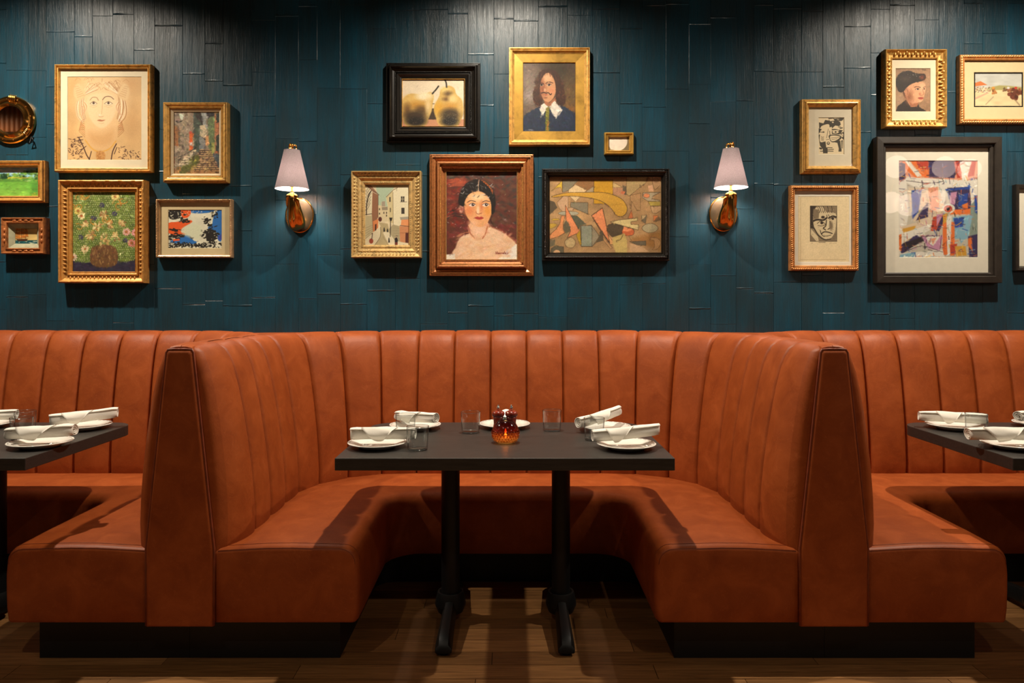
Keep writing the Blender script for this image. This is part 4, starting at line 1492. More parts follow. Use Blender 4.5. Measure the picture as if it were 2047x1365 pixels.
def art_stairs():
    a = Art((343, 220.9, 440.4, 347.5), 300, 180, 3.79, (128, 112, 92), 0.7, 5)
    a.noise(0.09, 16)
    a.poly([(160, 150), (335, 150), (335, 470), (160, 470)], (146, 128, 106), 0.9)
    a.noise(0.06, 10)
    a.poly([(330, 150), (385, 150), (410, 260), (375, 470), (330, 470)], (70, 78, 66), 1, 4)
    a.poly([(345, 150), (395, 150), (415, 230), (400, 270), (345, 200)], (52, 44, 38), 1, 4)
    a.poly([(385, 150), (440, 150), (425, 250), (440, 300), (405, 290)], (150, 152, 146), 1, 4)
    a.poly([(378, 270), (420, 265), (425, 360), (378, 355)], (206, 186, 152), 1, 4)
    a.poly([(375, 345), (418, 370), (420, 450), (372, 455)], (128, 128, 124), 1, 4)
    a.line([(378, 345), (420, 378)], 8, (70, 56, 48))
    a.poly([(430, 150), (485, 150), (485, 210), (440, 250)], (50, 44, 44), 1, 4)
    a.poly([(440, 210), (490, 195), (490, 500), (440, 450)], (104, 118, 78), 1, 4)
    a.poly([(422, 350), (445, 345), (445, 420), (422, 420)], (196, 140, 92), 1, 3)
    a.poly([(465, 400), (492, 400), (492, 540), (470, 540)], (150, 150, 80), 0.9, 4)
    a.poly([(490, 150), (535, 150), (535, 480), (490, 480)], (178, 116, 78), 1, 3)
    for y0 in (165, 340):
        a.poly([(502, y0), (528, y0), (528, y0 + 80 + (40 if y0 > 200 else 0)), (500, y0 + 85 + (40 if y0 > 200 else 0))], (62, 66, 58), 1, 3)
    a.line([(500, 470), (532, 465)], 8, (212, 110, 60))
    a.poly([(478, 480), (535, 490), (535, 600), (470, 560)], (74, 82, 86), 1, 4)
    for k in range(11):
        t = k / 10; y = 450 + 155 * t; xl = 378 - 70 * t; xr = 455 + 75 * t
        a.poly([(xl, y), (xr, y), (xr + 5, y + 6 + 4 * t), (xl - 5, y + 6 + 4 * t)], (196, 156, 106), 1, 2)
        a.poly([(xl - 4, y + 6 + 4 * t), (xr + 4, y + 6 + 4 * t), (xr + 6, y + 12 + 7 * t), (xl - 6, y + 12 + 7 * t)], (74, 56, 44), 1, 2)
    a.poly([(160, 600), (300, 560), (330, 605), (535, 605), (535, 640), (160, 640)], (160, 116, 70), 1, 6)
    for k in range(8): a.line([(170 + 48 * k, 640), (200 + 44 * k, 605)], 3, (104, 70, 42), 0.8)
    a.poly([(240, 580), (330, 500), (375, 500), (360, 560), (260, 640), (225, 630)], (92, 92, 40), 1, 10, 2)
    for k in range(6): a.poly([(215 + 20 * k, 560 - 20 * k), (290 + 12 * k, 552 - 20 * k), (292 + 12 * k, 562 - 20 * k), (215 + 20 * k, 572 - 20 * k)], (206, 186, 150), 0.9, 3)
    for x in (217, 265, 300, 330): a.line([(x, 505 - (x - 217) * 0.3), (x, 605 - (x - 217) * 0.6)], 3.5, (44, 40, 34))
    a.line([(195, 520), (300, 470), (355, 430)], 4, (44, 40, 34), 1, 4)
    a.poly([(168, 290), (180, 262), (205, 270), (215, 310), (215, 425), (168, 420)], (150, 96, 52), 1, 4)
    a.line([(168, 280), (195, 262), (218, 300), (222, 425)], 9, (86, 76, 62), 1, 4)
    for x in (172, 182, 192): a.line([(x, 330), (x, 420)], 3, (60, 50, 38))
    a.line([(170, 370), (205, 370)], 3, (60, 50, 38))
    a.poly([(300, 330), (325, 325), (325, 450), (297, 460)], (206, 92, 36), 1, 3)
    a.poly([(292, 330), (310, 308), (328, 330)], (190, 84, 60), 1, 3)
    a.poly([(302, 395), (320, 395), (320, 420), (302, 420)], (200, 190, 180), 0.9, 2)
    a.poly([(222, 180), (258, 180), (250, 225), (232, 225)], (206, 214, 190), 0.9, 4)
    a.line([(175, 230), (225, 240), (245, 235)], 5, (40, 38, 34)); a.line([(230, 170), (252, 170)], 5, (56, 54, 48))
    a.poly([(163, 510), (185, 505), (185, 545), (163, 555)], (190, 84, 30), 0.9, 4)
    for k in range(220):
        a.ell(a.r.uniform(160, 535), a.r.uniform(150, 640), a.r.uniform(2, 6), 1.6, [(226, 218, 200), (60, 54, 46), (150, 130, 106)][a.r.integers(3)], 0.5, 2, a.r.uniform(0, 3))
    a.sign(495, 628, 30, 12, (20, 18, 16), 2)
    a.brush(1300, 5, 2.2, 0.16, 0.6); a.grain(0.05)
    return a


def art_splash():
    a = Art((335.6, 418.8, 443.8, 496.6), 300, 180, 3.79, (212, 208, 182), 0.7, 6)
    a.noise(0.03, 50)
    bl = (44, 104, 172); oj = (222, 88, 32); bk = (36, 32, 26)
    a.poly([(300, 905), (480, 905), (470, 925), (400, 935), (320, 932)], bl, 1, 4, 3)
    a.poly([(545, 905), (545, 1130), (515, 1135), (505, 1080), (450, 1060), (440, 1040), (470, 1020), (480, 970), (500, 930)], bl, 1, 4, 3)
    a.poly([(545, 1090), (545, 1135), (520, 1140), (515, 1110)], (60, 70, 150), 0.8, 8)
    a.poly([(240, 1110), (300, 1100), (330, 1140), (355, 1150), (330, 1170), (230, 1165), (150, 1150)], bl, 1, 4, 3)
    a.poly([(235, 910), (305, 908), (308, 940), (280, 970), (245, 965)], oj, 1, 4, 3)
    a.poly([(135, 1010), (200, 1000), (300, 985), (322, 1000), (290, 1020), (245, 1050), (240, 1080), (330, 1085), (200, 1100), (135, 1080)], oj, 1, 3, 2)
    a.poly([(175, 1130), (225, 1128), (225, 1142), (175, 1145)], oj, 1, 3)
    def ragged(cx, cy, rx, ry, n, sz):
        for k in range(n):
            a.ell(cx + a.r.normal(0, rx), cy + a.r.normal(0, ry), a.r.uniform(0.5, 1.6) * sz, a.r.uniform(0.25, 0.8) * sz, bk, 0.97, 2, a.r.uniform(-0.8, 0.8))
    ragged(190, 940, 34, 22, 80, 11); ragged(270, 992, 18, 8, 22, 10); ragged(185, 1060, 30, 6, 14, 10)
    ragged(200, 1108, 40, 10, 40, 10); ragged(455, 1090, 26, 26, 90, 11); ragged(430, 995, 14, 16, 26, 9); ragged(490, 935, 16, 14, 22, 8)
    ragged(340, 1180, 100, 12, 110, 9); ragged(180, 1175, 30, 16, 40, 8); ragged(480, 1140, 12, 22, 30, 9)
    for k in range(70): a.ell(a.r.uniform(135, 500), a.r.choice([a.r.uniform(905, 980), a.r.uniform(1150, 1200)]), 5, 2, (222, 216, 190), 0.9, 2, a.r.uniform(0, 3))
    a.poly([(240, 1050), (300, 1020), (330, 1000), (400, 1040), (380, 1130), (330, 1130), (250, 1095)], (206, 208, 176), 0.6, 16, 3)
    a.grain(0.02)
    return a


def art_pears():
    a = Art((803, 155.4, 927, 252.3), 750, 100, 6.5, (232, 214, 184), 0.75, 7)
    a.noise(0.015, 100)
    a.poly([(340, 360), (1155, 360), (1155, 385), (340, 378)], (206, 160, 100), 0.8, 8)
    a.poly([(330, 900), (1160, 900), (1160, 1000), (330, 1000)], (196, 140, 104), 1, 8)
    a.poly([(690, 760), (850, 760), (850, 905), (690, 905)], (66, 50, 34), 1, 8)
    a.poly([(330, 880), (420, 990), (340, 990)], (190, 136, 104), 1, 6)
    L1 = [(345, 700), (380, 620), (460, 570), (560, 575), (660, 565), (720, 545), (765, 590), (755, 680), (740, 780), (700, 880), (640, 990), (420, 990), (360, 900), (340, 800)]
    a.poly(L1, (206, 170, 96), 1, 12, 5)
    R1 = [(900, 490), (960, 465), (1030, 500), (1060, 580), (1120, 640), (1145, 740), (1140, 860), (1090, 960), (1060, 990), (850, 990), (790, 880), (765, 760), (800, 670), (835, 600), (850, 530)]
    a.poly(R1, (204, 168, 92), 1, 12, 5)
    for x, y, rx, ry, c, al in ((480, 650, 110, 70, (222, 182, 104), 0.8), (640, 600, 110, 55, (240, 224, 186), 0.8), (540, 720, 130, 60, (196, 142, 60), 0.6), (420, 780, 60, 90, (120, 88, 48), 0.6), (600, 780, 90, 60, (104, 78, 44), 0.7),
                                (520, 860, 150, 70, (66, 50, 34), 0.85), (530, 930, 130, 60, (34, 28, 22), 0.95), (690, 720, 40, 120, (226, 196, 140), 0.6),
                                (920, 520, 70, 40, (226, 196, 120), 0.8), (950, 570, 60, 40, (110, 84, 52), 0.6), (930, 640, 60, 30, (120, 88, 50), 0.6), (1010, 640, 60, 60, (224, 196, 130), 0.7), (830, 760, 60, 90, (214, 162, 60), 0.8),
                                (980, 740, 120, 60, (196, 140, 56), 0.5), (980, 840, 130, 80, (70, 56, 36), 0.85), (970, 930, 110, 60, (38, 34, 28), 0.95), (1110, 740, 40, 100, (206, 170, 100), 0.5)):
        a.ell(x, y, rx, ry, c, min(1, al * 1.1), min(rx, ry) * 0.75)
    for k in range(160): a.ell(a.r.uniform(830, 1100), a.r.uniform(820, 985), 3, 2.5, [(190, 180, 150), (30, 26, 22)][k % 2], 0.5, 3)
    for k in range(60): a.ell(a.r.uniform(420, 660), a.r.uniform(880, 985), 3, 2.5, (150, 130, 100), 0.5, 3)
    a.line([(745, 570), (790, 520), (825, 472)], 20, (60, 52, 40), 1, 4)
    a.line([(930, 485), (925, 430), (905, 385), (880, 362)], 20, (58, 52, 44), 1, 4)
    a.line([(750, 700), (770, 700)], 8, (60, 46, 34))
    a.brush(500, 6, 2.4, 0.04, 0.4); a.grain(0.025)
    return a


def art_cavalier():
    a = Art((1045.7, 121.3, 1151.6, 262.6), 1000, 80, 5.686, (82, 64, 48), 0.75, 8)
    a.ell(330, 500, 140, 330, (134, 116, 104), 0.85, 160)
    a.ell(330, 640, 60, 70, (170, 156, 148), 0.6, 70)
    a.ell(640, 330, 160, 160, (60, 46, 26), 0.7, 120)
    a.ell(800, 640, 110, 200, (104, 78, 40), 0.8, 120); a.ell(780, 800, 90, 80, (140, 92, 40), 0.6, 80)
    for k in range(150): a.ell(a.r.uniform(262, 860), a.r.uniform(240, 800), 22, 5, [(120, 100, 84), (74, 58, 44), (104, 82, 58), (92, 76, 70)][k % 4], 0.25, 8, -0.9)
    # coat
    a.poly([(265, 1045), (270, 880), (330, 820), (450, 760), (560, 740), (700, 750), (800, 800), (865, 850), (865, 1045)], (34, 46, 68), 1, 10, 4)
    for k in range(90): a.ell(a.r.uniform(275, 855), a.r.uniform(830, 1035), 26, 7, [(44, 60, 88), (24, 32, 48), (30, 40, 62), (52, 56, 84)][k % 4], 0.4, 10, a.r.uniform(0.6, 2.2))
    # hair
    hair = (66, 36, 22)
    a.poly([(440, 380), (500, 335), (570, 330), (650, 370), (700, 470), (730, 580), (745, 700), (700, 750), (640, 700), (620, 560), (500, 500), (480, 720), (410, 740), (370, 640), (400, 520)], hair, 1, 8, 4)
    for k in range(46):
        sx = a.r.choice([-1, 1]); x = 420 + a.r.uniform(-30, 30) if sx < 0 else 680 + a.r.uniform(-40, 40); y = a.r.uniform(420, 720)
        a.line([(x, y), (x + 14, y + 14), (x - 8, y + 34), (x + 8, y + 52)], 7, [(110, 64, 38), (44, 24, 16), (84, 48, 28)][k % 3], 0.6, 4)
    # face
    a.poly([(470, 400), (530, 365), (590, 400), (625, 480), (635, 580), (600, 670), (545, 710), (500, 690), (465, 610), (445, 500)], (206, 148, 104), 1, 8, 4)
    a.ell(480, 560, 40, 90, (150, 88, 58), 0.7, 40); a.ell(540, 430, 50, 50, (226, 176, 132), 0.8, 40); a.ell(590, 580, 36, 40, (214, 140, 100), 0.7, 30)
    a.ell(470, 470, 26, 60, (160, 100, 66), 0.6, 26)
    a.poly([(500, 690), (560, 715), (630, 650), (640, 700), (560, 760), (510, 740)], (168, 104, 70), 1, 8)
    a.line([(520, 494), (555, 478), (600, 490)], 9, (56, 32, 22), 0.9, 4); a.line([(445, 500), (470, 488), (495, 496)], 8, (70, 40, 28), 0.9, 4)
    for x in (470, 556): a.ell(x, 513, 24, 11, (206, 190, 170), 0.8, 6); a.ell(x + 2, 512, 12, 11, (34, 22, 16), 1, 4); a.line([(x - 28, 506), (x, 498), (x + 28, 508)], 5, (50, 28, 20), 0.9, 4)
    a.line([(505, 510), (498, 560), (488, 582), (508, 594), (530, 588)], 7, (150, 88, 60), 0.85, 4)
    a.ell(508, 570, 12, 20, (232, 180, 140), 0.7, 12)
    a.line([(470, 605), (500, 598), (520, 606), (550, 602), (572, 624), (585, 612)], 11, (44, 24, 16), 0.95, 4)
    a.poly([(500, 622), (530, 618), (545, 624), (520, 636)], (176, 84, 66), 1, 4)
    a.ell(518, 658, 20, 10, (110, 64, 44), 0.6, 12)
    a.poly([(436, 520), (440, 420), (480, 350), (560, 328), (640, 372), (672, 470), (668, 600), (640, 640), (628, 500), (598, 415), (548, 374), (508, 392), (474, 440), (456, 520), (446, 620), (420, 620)], hair, 1, 8, 4)
    for k in range(26):
        x = a.r.uniform(440, 660); y = 350 + abs(x - 545) * 0.5 + a.r.uniform(-6, 20)
        a.line([(x, y), (x + (x - 545) * 0.1, y + 22), (x + (x - 545) * 0.12, y + 44)], 6, [(104, 60, 36), (46, 26, 18)][k % 2], 0.6, 4)
    # collar
    w = (226, 216, 200)
    a.poly([(465, 745), (500, 720), (545, 760), (520, 800), (490, 850), (460, 888), (470, 830), (452, 800)], w, 1, 4)
    a.poly([(560, 760), (620, 690), (680, 770), (712, 800), (660, 820), (640, 898), (600, 850)], w, 1, 4)
    for k in range(20): a.ell(a.r.uniform(580, 690), a.r.uniform(740, 860), 14, 4, (196, 186, 176), 0.4, 6, 1.0)
    for k in range(9): a.poly([(712 - k * 9, 798 + k * 11), (690 - k * 7, 806 + k * 9), (700 - k * 9, 815 + k * 11)], w, 0.9, 2)
    a.poly([(522, 770), (560, 768), (555, 1045), (515, 1045)], (120, 116, 34), 1, 6)
    for k in range(26): a.line([(520 + a.r.uniform(-3, 5), 780 + k * 10), (550, 772 + k * 10)], 4, [(176, 160, 60), (84, 76, 26)][k % 2], 0.8)
    a.poly([(535, 930), (560, 900), (545, 1045), (530, 1045)], (170, 110, 40), 0.7, 6)
    a.sign(285, 1030, 80, 16, (220, 214, 200), 3)
    a.brush(1500, 7, 2.6, 0.10, 0.5, None, (440, 360, 640, 720, 0.5)); a.grain(0.03)
    return a


def art_disc():
    a = Art((1216, 271.7, 1259.4, 302), 1000, 80, 5.686, (150, 130, 92), 0.5, 9)
    for k in range(22): a.line([(1380 + k * 8, 1270), (1440 + k * 8, 1120)], 3, (84, 70, 46), 0.9)
    a.ell(1338, 1150, 108, 108, (238, 222, 200), 1, 4)
    a.poly([(1225, 1085), (1338, 1085), (1338, 1260), (1260, 1245), (1225, 1190)], (238, 222, 200), 1, 4)
    a.noise(0.02, 30)
    return a


def art_street():
    a = Art((727.9, 366, 820.6, 495), 690, 320, 6.2, (216, 200, 164), 0.65, 10)
    a.noise(0.02, 60)
    a.poly([(380, 290), (640, 290), (590, 370), (510, 460), (530, 580), (410, 560), (390, 380)], (168, 186, 158), 1, 10)
    a.poly([(235, 285), (810, 285), (810, 330), (560, 340), (380, 330), (235, 310)], (186, 170, 128), 0.8, 14)
    a.poly([(235, 300), (330, 340), (330, 680), (235, 680)], (216, 204, 170), 1, 4)
    tr = (54, 42, 34)
    a.line([(265, 680), (268, 560), (290, 450), (325, 380)], 12, tr, 1, 4)
    for k in range(14):
        y = 640 - k * 20; sx = 1 if k % 2 else -1
        a.line([(268, y), (268 + sx * 25, y - 40), (268 + sx * (45 + 2 * k), y - 90)], 4, tr, 0.85, 4)
    a.poly([(340, 400), (410, 430), (412, 700), (345, 890), (330, 760)], (140, 98, 72), 1, 4)
    a.poly([(250, 300), (300, 290), (420, 430), (350, 400)], (150, 112, 88), 1, 3)
    a.line([(250, 305), (425, 435)], 5, (70, 52, 44)); a.line([(412, 430), (412, 720)], 4, (80, 56, 44))
    a.poly([(345, 760), (412, 730), (412, 840), (350, 895)], (206, 128, 78), 1, 3)
    a.poly([(372, 800), (392, 790), (388, 870), (370, 880)], (76, 46, 36), 1, 3)
    a.poly([(235, 690), (335, 690), (345, 900), (235, 1000)], (186, 174, 136), 1, 4)
    for k in range(5): a.line([(240, 850 + 34 * k), (340, 810 + 24 * k)], 3.5, (120, 104, 80), 0.8)
    a.line([(235, 680), (330, 668)], 7, (60, 48, 40))
    a.poly([(450, 520), (495, 510), (500, 580), (530, 590), (530, 760), (415, 760), (412, 560), (450, 575)], (206, 190, 152), 1, 3)
    a.poly([(455, 515), (495, 512), (498, 575), (455, 578)], (158, 146, 126), 1, 3)
    a.poly([(455, 585), (530, 580), (530, 622), (460, 622)], (146, 134, 110), 1, 3)
    for x, y in ((428, 610), (428, 665), (482, 655), (515, 655), (515, 690)): a.poly([(x - 6, y - 12), (x + 6, y - 12), (x + 6, y + 12), (x - 6, y + 12)], (70, 56, 46), 1, 3)
    a.ell(435, 735, 22, 30, (84, 44, 40), 1, 4)
    a.poly([(510, 460), (595, 370), (650, 345), (810, 335), (810, 700), (660, 830), (595, 800), (535, 760), (530, 580)], (222, 212, 178), 1, 4)
    a.poly([(510, 460), (595, 375), (598, 790), (535, 760), (535, 590)], (202, 186, 140), 1, 4)
    a.line([(510, 460), (600, 372), (650, 345)], 5, (80, 66, 50)); a.line([(595, 400), (598, 800)], 4, (96, 80, 60)); a.line([(640, 345), (642, 385)], 4, (120, 104, 80))
    for x, y, w, h in ((715, 485, 22, 34), (718, 630, 20, 38), (557, 490, 8, 30), (562, 620, 5, 26)): a.poly([(x - w, y - h), (x + w, y - h), (x + w, y + h), (x - w, y + h)], (66, 60, 52), 0.95, 4)
    a.line([(715, 450), (715, 520)], 6, (200, 190, 160)); a.line([(695, 485), (738, 485)], 5, (200, 190, 160)); a.line([(685, 520), (765, 520)], 5, (70, 60, 50))
    a.poly([(680, 710), (810, 700), (810, 740), (690, 745)], (160, 152, 132), 1, 3)
    a.poly([(700, 740), (810, 735), (810, 820), (690, 812)], (222, 148, 96), 1, 3)
    a.poly([(675, 820), (810, 822), (810, 1030), (680, 1020)], (196, 134, 92), 1, 3)
    a.line([(680, 812), (810, 824)], 6, (70, 50, 40)); a.poly([(750, 900), (785, 900), (782, 1030), (748, 1025)], (84, 44, 38), 1, 3)
    a.line([(685, 905), (810, 905)], 4, (120, 76, 56))
    a.poly([(595, 800), (675, 820), (680, 1010), (610, 1010), (540, 860)], (168, 156, 122), 1, 4)
    for k in range(5): a.line([(600, 840 + 34 * k), (672, 850 + 30 * k)], 3, (130, 116, 90), 0.7)
    a.poly([(415, 770), (530, 790), (545, 860), (640, 1085), (340, 1085), (420, 900), (445, 830)], (176, 160, 120), 1, 8)
    a.poly([(440, 830), (435, 960), (350, 1085), (235, 1085), (235, 1010), (350, 900)], (214, 202, 168), 1, 6)
    a.poly([(470, 900), (530, 880), (620, 1000), (810, 1040), (810, 1085), (560, 1085)], (216, 204, 172), 1, 6)
    a.line([(440, 830), (436, 950), (350, 1078)], 5, (90, 74, 58), 1, 4)
    a.line([(470, 950), (545, 1070)], 4, (130, 112, 86), 0.8)
    a.line([(566, 720), (560, 950)], 9, (40, 36, 34)); a.poly([(548, 715), (588, 715), (578, 755), (558, 755)], (44, 40, 38), 1, 3)
    for x, y, h, c in ((545, 990, 34, (40, 34, 34)), (485, 860, 28, (44, 38, 36)), (526, 870, 24, (44, 38, 36))): a.poly([(x - 10, y + h), (x - 6, y - h * 0.4), (x, y - h), (x + 7, y - h * 0.4), (x + 12, y + h)], c, 1, 3)
    a.poly([(615, 975), (640, 955), (655, 990), (650, 1065), (640, 1030), (630, 1070), (618, 1060)], (46, 40, 42), 1, 3)
    a.poly([(618, 1020), (652, 1020), (650, 1066), (620, 1066)], (110, 54, 44), 0.9, 3)
    a.ell(641, 950, 9, 8, (206, 170, 140), 1, 3); a.line([(630, 942), (652, 942)], 6, (34, 30, 30))
    a.ell(325, 1005, 26, 32, (152, 72, 52), 1, 5); a.line([(338, 930), (332, 980)], 9, (70, 60, 56)); a.ell(338, 915, 8, 10, (90, 60, 50), 1, 3)
    a.sign(715, 1068, 66, 22, (30, 28, 44), 5)
    a.grain(0.03)
    return a


def art_redportrait():
    a = Art((890.5, 339.2, 1033.2, 518.7), 840, 290, 4.876, (92, 50, 40), 0.75, 11)
    for k in range(420):
        x = a.r.uniform(246, 942); y = a.r.uniform(240, 960)
        if x < 480: cols = [(128, 46, 36), (108, 34, 30), (150, 66, 48), (92, 36, 32)]
        else: cols = [(84, 56, 46), (66, 48, 42), (100, 66, 52), (60, 54, 50)]
        if y < 330: cols = [(64, 58, 54), (86, 76, 70), (50, 44, 42)]
        if y > 780: cols = [(122, 52, 48), (104, 44, 44), (140, 70, 62)]
        a.ell(x, y, a.r.uniform(16, 44), a.r.uniform(6, 16), cols[a.r.integers(len(cols))], 0.6, 10, a.r.uniform(-0.7, 0.9))
    for k in range(40): a.ell(a.r.uniform(290, 430), a.r.uniform(330, 400), 40, 7, (176, 82, 54), 0.35, 8, -0.2)
    for y in (655, 690, 712): a.line([(270, y), (340, y - 20), (430, y - 5)], 9, (44, 40, 36), 0.8, 4)
    for k in range(60): a.ell(a.r.uniform(250, 940), a.r.uniform(260, 900), a.r.uniform(4, 10), 2.5, (214, 204, 196), 0.6, 3, a.r.uniform(-1, 1))
    # shoulders
    a.poly([(330, 1120), (345, 1000), (400, 900), (490, 860), (560, 830), (660, 800), (760, 830), (860, 890), (945, 970), (945, 1120)], (226, 186, 152), 1, 12, 4)
    a.poly([(246, 1070), (340, 1060), (345, 1120), (246, 1120)], (226, 218, 204), 1, 8)
    a.poly([(945, 960), (880, 1010), (820, 1050), (760, 1120), (945, 1120)], (232, 224, 210), 1, 14)
    for k in range(130): a.ell(a.r.uniform(370, 880), a.r.uniform(880, 1090), a.r.uniform(20, 44), 9, [(232, 196, 160), (220, 170, 134), (236, 208, 178), (214, 156, 116), (232, 190, 140)][a.r.integers(5)], 0.45, 14, a.r.uniform(-0.9, 0.5))
    a.line([(365, 890), (440, 855), (500, 850)], 10, (180, 110, 80), 0.7, 4); a.line([(660, 790), (780, 830), (900, 920), (940, 965)], 8, (170, 100, 74), 0.8, 4)
    # neck
    a.poly([(470, 780), (500, 900), (560, 930), (640, 890), (670, 770), (600, 740)], (222, 170, 134), 1, 10, 4)
    a.ell(570, 840, 60, 50, (232, 190, 160), 0.6, 40); a.line([(470, 790), (490, 860), (530, 910)], 12, (168, 96, 66), 0.7, 4); a.line([(660, 780), (640, 860), (610, 910)], 12, (176, 104, 70), 0.7, 4)
    # face
    a.poly([(430, 560), (450, 490), (520, 460), (600, 455), (670, 500), (700, 580), (690, 680), (650, 770), (590, 800), (530, 780), (470, 720), (440, 650)], (222, 160, 108), 1, 8, 4)
    a.ell(560, 510, 80, 40, (234, 196, 150), 0.85, 40); a.ell(480, 640, 50, 50, (214, 132, 84), 0.8, 40); a.ell(660, 640, 40, 60, (216, 146, 72), 0.8, 36)
    a.ell(520, 760, 50, 30, (230, 178, 138), 0.7, 30); a.ell(600, 600, 16, 50, (196, 112, 70), 0.7, 20); a.ell(565, 640, 14, 40, (238, 200, 164), 0.8, 14)
    a.ell(400, 620, 22, 44, (206, 150, 128), 1, 10); a.ell(405, 625, 10, 26, (160, 90, 74), 0.7, 8)
    # hair
    a.poly([(370, 590), (380, 500), (420, 410), (500, 345), (580, 335), (660, 370), (710, 430), (735, 520), (735, 620), (700, 680), (690, 560), (640, 480), (560, 450), (480, 480), (440, 540), (425, 600), (390, 590)], (34, 28, 26), 1, 8, 4)
    for k in range(60): a.ell(a.r.uniform(400, 720), a.r.uniform(370, 520), 16, 4, [(20, 18, 18), (84, 84, 84), (190, 188, 184), (50, 44, 40)][a.r.integers(4)], 0.6, 4, a.r.uniform(-1.2, 0.2) if k % 2 else a.r.uniform(0, 1.2))
    a.line([(575, 340), (568, 400), (572, 450)], 7, (206, 170, 140), 0.9, 4)
    for k in range(9): a.line([(600 + k * 9, 345 + k * 8), (640 + k * 8, 365 + k * 9), (675 + k * 4, 400 + k * 10)], 6, [(204, 104, 44), (60, 34, 24)][k % 2], 0.9, 4)
    a.line([(700, 690), (690, 740), (720, 790)], 12, (60, 34, 28), 0.8, 4)
    a.line([(460, 560), (495, 543), (540, 552)], 7, (62, 40, 32), 0.9, 4); a.line([(610, 556), (640, 545), (680, 552)], 7, (74, 48, 38), 0.9, 4)
    for x in (510, 640):
        a.poly([(x - 36, 585), (x, 566), (x + 34, 584), (x, 602)], (222, 206, 192), 0.95, 5, 3)
        a.ell(x + 6, 583, 15, 14, (60, 40, 34), 1, 4); a.ell(x + 10, 579, 4, 4, (240, 236, 230), 1, 3)
        a.line([(x - 36, 585), (x, 566), (x + 34, 582)], 5, (70, 42, 34), 0.9, 4); a.line([(x - 28, 606), (x, 616), (x + 28, 604)], 4, (190, 120, 84), 0.7, 4)
    a.line([(545, 650), (552, 668), (575, 674), (600, 664)], 6, (140, 72, 50), 0.9, 4)
    a.poly([(530, 712), (560, 698), (578, 704), (598, 698), (620, 714), (578, 730)], (176, 66, 56), 1, 4, 3)
    a.line([(522, 714), (578, 714), (622, 714)], 4, (110, 40, 36), 0.8, 3)
    # written name
    x = 735
    for k, ch in enumerate('kdeeugkie'):
        h = 26 if ch in 'kdl' else 14
        a.line([(x, 1064), (x + 4, 1064 - h), (x + 9, 1062), (x + 13, 1052)], 4, (110, 40, 34), 0.95, 3); x += 14
    a.brush(420, 10, 2.6, 0.04, 0.45, None, (430, 470, 700, 760, 0.45)); a.grain(0.04)
    return a


